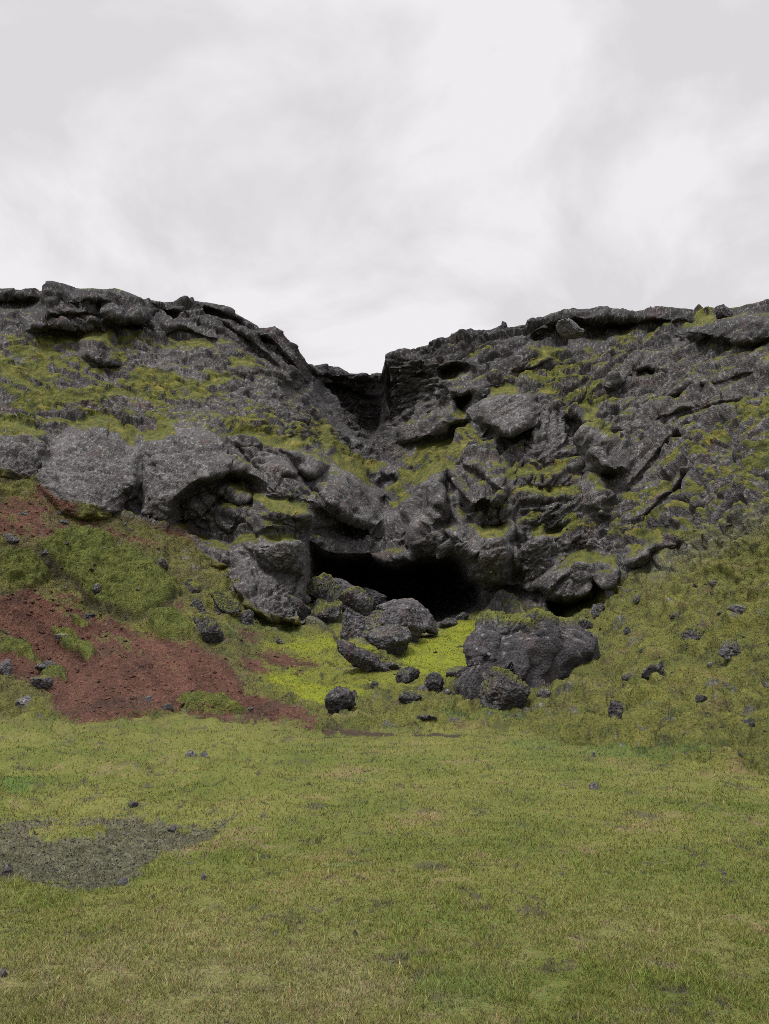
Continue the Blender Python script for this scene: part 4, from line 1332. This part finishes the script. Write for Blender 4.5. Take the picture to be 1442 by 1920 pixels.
stone("dark stone in a turf hollow near the foot of the right slope", 1312, 1340, 1326, 1344, 0, 66, .4, .65, name="rock", cat="rock", group=RS)
stone("low stone in the hummocks at the right edge of the slope foot", 1395, 1430, 1364, 1384, 0, 67, .6, .7, name="rock", cat="rock", group=RS)

stone("jagged dark rock jutting over the red soil", 352, 414, 1148, 1210, 38, 71, .35, .75, .8, name="rock", cat="rock", group=LS, cap=True, size=(72, 42))
stone("long rock with moss on its back, upslope of the jagged one", 382, 450, 1108, 1160, 30, 72, .5, .8, .8, name="rock", cat="rock", group=LS, cap=True, size=(78, 34))
stone("dark rock at the lower end of the long mossy-backed rock", 438, 472, 1146, 1176, 30, 73, .15, .65, name="rock", cat="rock", group=LS)
stone("rough dark rock left of the long mossy-backed rock", 340, 382, 1117, 1146, 14, 74, .4, .75, name="rock", cat="rock", group=LS)
stone("flat-topped dark rock at the upper tip of the green moss tongue", 68, 108, 1034, 1054, 4, 75, .1, .7, name="rock", cat="rock", group=LS)
stone("pale grey rock at the meadow edge, farthest left", 22, 62, 1298, 1327, 24, 76, .15, 1.35, name="rock", cat="rock", group=LS)
stone("grey lichen-covered rock just above the pale meadow-edge rock", 36, 88, 1277, 1301, 12, 77, .3, 1.1, name="rock", cat="rock", group=LS)
stone("purplish dark rock on the red soil above the lichen-covered rock", 56, 100, 1253, 1272, 4, 78, .1, .75, name="rock", cat="rock", group=LS)
stone("grey rock half cut off at the left picture edge above the turf", -10, 16, 1236, 1266, 0, 79, .1, 1.1, name="rock", cat="rock", group=LS)
stone("pale flat stone among the small green turf patches in the red soil", 98, 136, 1197, 1213, 10, 80, .25, 1.2, name="rock", cat="rock", group=LS)
stone("reddish stone alone on bare red soil under the green tongue", 149, 174, 1147, 1161, 0, 81, 0, .9, name="stone", cat="stone", group=LS)
stone("dark stone beside the uppermost strip of red soil", 98, 124, 952, 968, 0, 82, .2, .7, name="rock", cat="rock", group=LS)
stone("dark flat rock high on the left slope near the picture edge", 18, 58, 953, 968, 6, 83, .2, .7, name="rock", cat="rock", group=LS)
stone("small dark rock with a shadowed front below the uppermost red strip", 106, 126, 972, 985, 0, 84, .2, .65, name="stone", cat="stone", group=LS)
stone("purple-grey rock at the left edge beside the mossy hummock", -4, 30, 1005, 1023, 0, 85, .2, .9, name="rock", cat="rock", group=LS)
stone("small red-brown stone between the green tongue and the cliff foot", 113, 128, 988, 998, 0, 86, 0, .9, name="stone", cat="stone", group=LS)
stone("mossy boulder against the foot of the left cave pillar", 425, 454, 1093, 1120, 0, 87, .6, .75, name="rock", cat="rock", group=LS, cap=True)
stone("dark mossy rock in the green slope under the arch", 338, 382, 1083, 1110, 10, 88, .6, .75, name="rock", cat="rock", group=LS, cap=True)
stone("grey-brown rock poking from the turf above the green tongue", 286, 313, 1059, 1081, 10, 89, .45, .85, name="rock", cat="rock", group=LS)
stone("dark stone at the upper border of the lowest turf island in the red soil", 302, 326, 1317, 1331, 0, 90, .1, .65, name="stone", cat="stone", group=LS)
stone("dark soil-covered rock on the left rim of the green tongue", 113, 144, 1073, 1089, 20, 91, .4, .65, name="rock", cat="rock", group=LS)
stone("dark rock under the broken rim of the green tongue, upper one of two", 134, 158, 1080, 1100, 20, 92, .2, .65, name="rock", cat="rock", group=LS)
stone("dark rock under the broken rim of the green tongue, lower one of two", 165, 192, 1108, 1128, 30, 93, .3, .65, name="rock", cat="rock", group=LS)
stone("small brown stone on the red soil above the meadow edge", 270, 285, 1301, 1311, 0, 94, 0, .9, name="stone", cat="stone", group=LS)
stone("grey rock in the turf between the jagged rock and the lime moss", 512, 532, 1196, 1208, 0, 95, .4, .9, name="rock", cat="rock", group=LS)

stone("lichen-grey rock clump, larger half, in the hummocky turf at the left of the meadow", 338, 372, 1396, 1424, 0, 101, .4, 1.1, name="rock", cat="rock", group=MD)
stone("lichen-grey rock clump, smaller half, in the hummocky turf at the left of the meadow", 366, 396, 1402, 1427, 8, 102, .4, .95, name="rock", cat="rock", group=MD)
stone("black stone alone on the grass above the bare gravel patch", 239, 258, 1500, 1516, 0, 103, 0, .65, name="stone", cat="stone", group=MD)
stone("dark stone on the grass right of the bare gravel patch", 372, 388, 1630, 1645, 0, 104, 0, .65, name="stone", cat="stone", group=MD)
stone("flat dark stone on the lower right corner of the bare gravel patch", 214, 248, 1622, 1640, -10, 105, 0, .75, name="stone", cat="stone", group=MD)
stone("dark brown stone at the left edge of the bare gravel patch", -6, 26, 1602, 1632, 0, 106, .1, .7, name="stone", cat="stone", group=MD)
stone("black stone on the upper rim of the bare gravel patch", 308, 332, 1542, 1554, 0, 107, 0, .65, name="stone", cat="stone", group=MD)
stone("dark pebble near the middle of the front meadow", 659, 673, 1736, 1750, 0, 108, 0, .6, name="stone", cat="stone", group=MD)
stone("dark pebble left of the middle of the front meadow", 511, 523, 1743, 1755, 0, 109, 0, .6, name="stone", cat="stone", group=MD)
stone("dark reddish pebble on the right half of the meadow", 1352, 1365, 1629, 1640, 0, 110, 0, .7, name="stone", cat="stone", group=MD)
stone("purplish grey stone in the open meadow on the right", 1102, 1134, 1466, 1483, 0, 111, .3, 1, name="stone", cat="stone", group=MD)
stone("small brown stone near the far edge of the meadow", 1107, 1119, 1410, 1422, 0, 112, .1, .9, name="stone", cat="stone", group=MD)
stone("dark stone at the left picture edge in the near grass", -8, 10, 1820, 1840, 0, 113, 0, .65, name="stone", cat="stone", group=MD)

stone("pale boulder lodged under the dark overhang of the right skyline", 1033, 1088, 626, 664, 14, 121, 0, 2.0, .9, group=None, bury=-.12, fwd=-1.1)
stone("small rock standing on the right skyline beside the notch", 942, 955, 604, 622, 0, 122, 0, 1, name="rock", cat="rock")
stone("squat dark rock below the right skyline near the picture edge", 1348, 1380, 578, 600, 0, 123, .1, .8, name="rock", cat="rock")

# ------------------------------------------------------------------ loose gravel
def pebbles(name, label, n, y0, y1, keep, smin, smax, tint):
    qx = rng.uniform(-100, 1540, n); qy = rng.uniform(y0, y1, n)
    p, r0, c0 = at(qx, qy)
    ok = rng.uniform(0, 1, n) < keep[r0, c0]
    p, r0, c0 = p[ok], r0[ok], c0[ok]
    n = len(p)
    d, f = ico(2)
    s = smin * (smax / smin) ** (rng.uniform(0, 1, n) ** 2.2)
    s = s * np.clip(np.linalg.norm(p, axis=1) / 24, .25, 1.2)
    V = np.repeat(d[None], n, 0)
    lump = 1 + .28 * rng.normal(0, 1, (n, len(d), 1))
    V = V * np.clip(lump, .5, 1.5) * rng.uniform(.6, 1.2, (n, 1, 3)) * np.array([1, 1, .7]) * s[:, None, None]
    V = V + p[:, None, :]
    k = np.arange(n)[:, None, None] * len(d)
    T = (f[None] + k).reshape(-1, 3)
    cc = tint[None] * rng.uniform(.5, 1.7, (n, 1)) * (1 + .1 * rng.normal(0, 1, (n, 3)))
    o = mesh_obj(name, V.reshape(-1, 3), T, M_TERRAIN, [('cover', np.clip(np.repeat(cc, len(d), 0), .01, .4)), ('fuzz', np.zeros(n * len(d)))], smooth=False)
    o["kind"] = "stuff"; o["label"] = label
    return o


pebbles("scree_gravel", "loose red-brown gravel on the left slope", 16000, 900, 1370, red_m * (1 - rock_m) * .9, .010, .075, A(.085, .045, .034))
pebbles("gravel", "dark gravel of the bare patch in the meadow", 15000, 1515, 1665, np.clip(sstep(.45, .6, bare), 0, 1), .012, .05, A(.075, .07, .058))
pebbles("slope_gravel", "scattered small dark stones in the slope turf", 6000, 950, 1440, .13 * (1 - rock_m) * (1 - meadow_m) * (1 - red_m), .015, .09, A(.06, .055, .055))
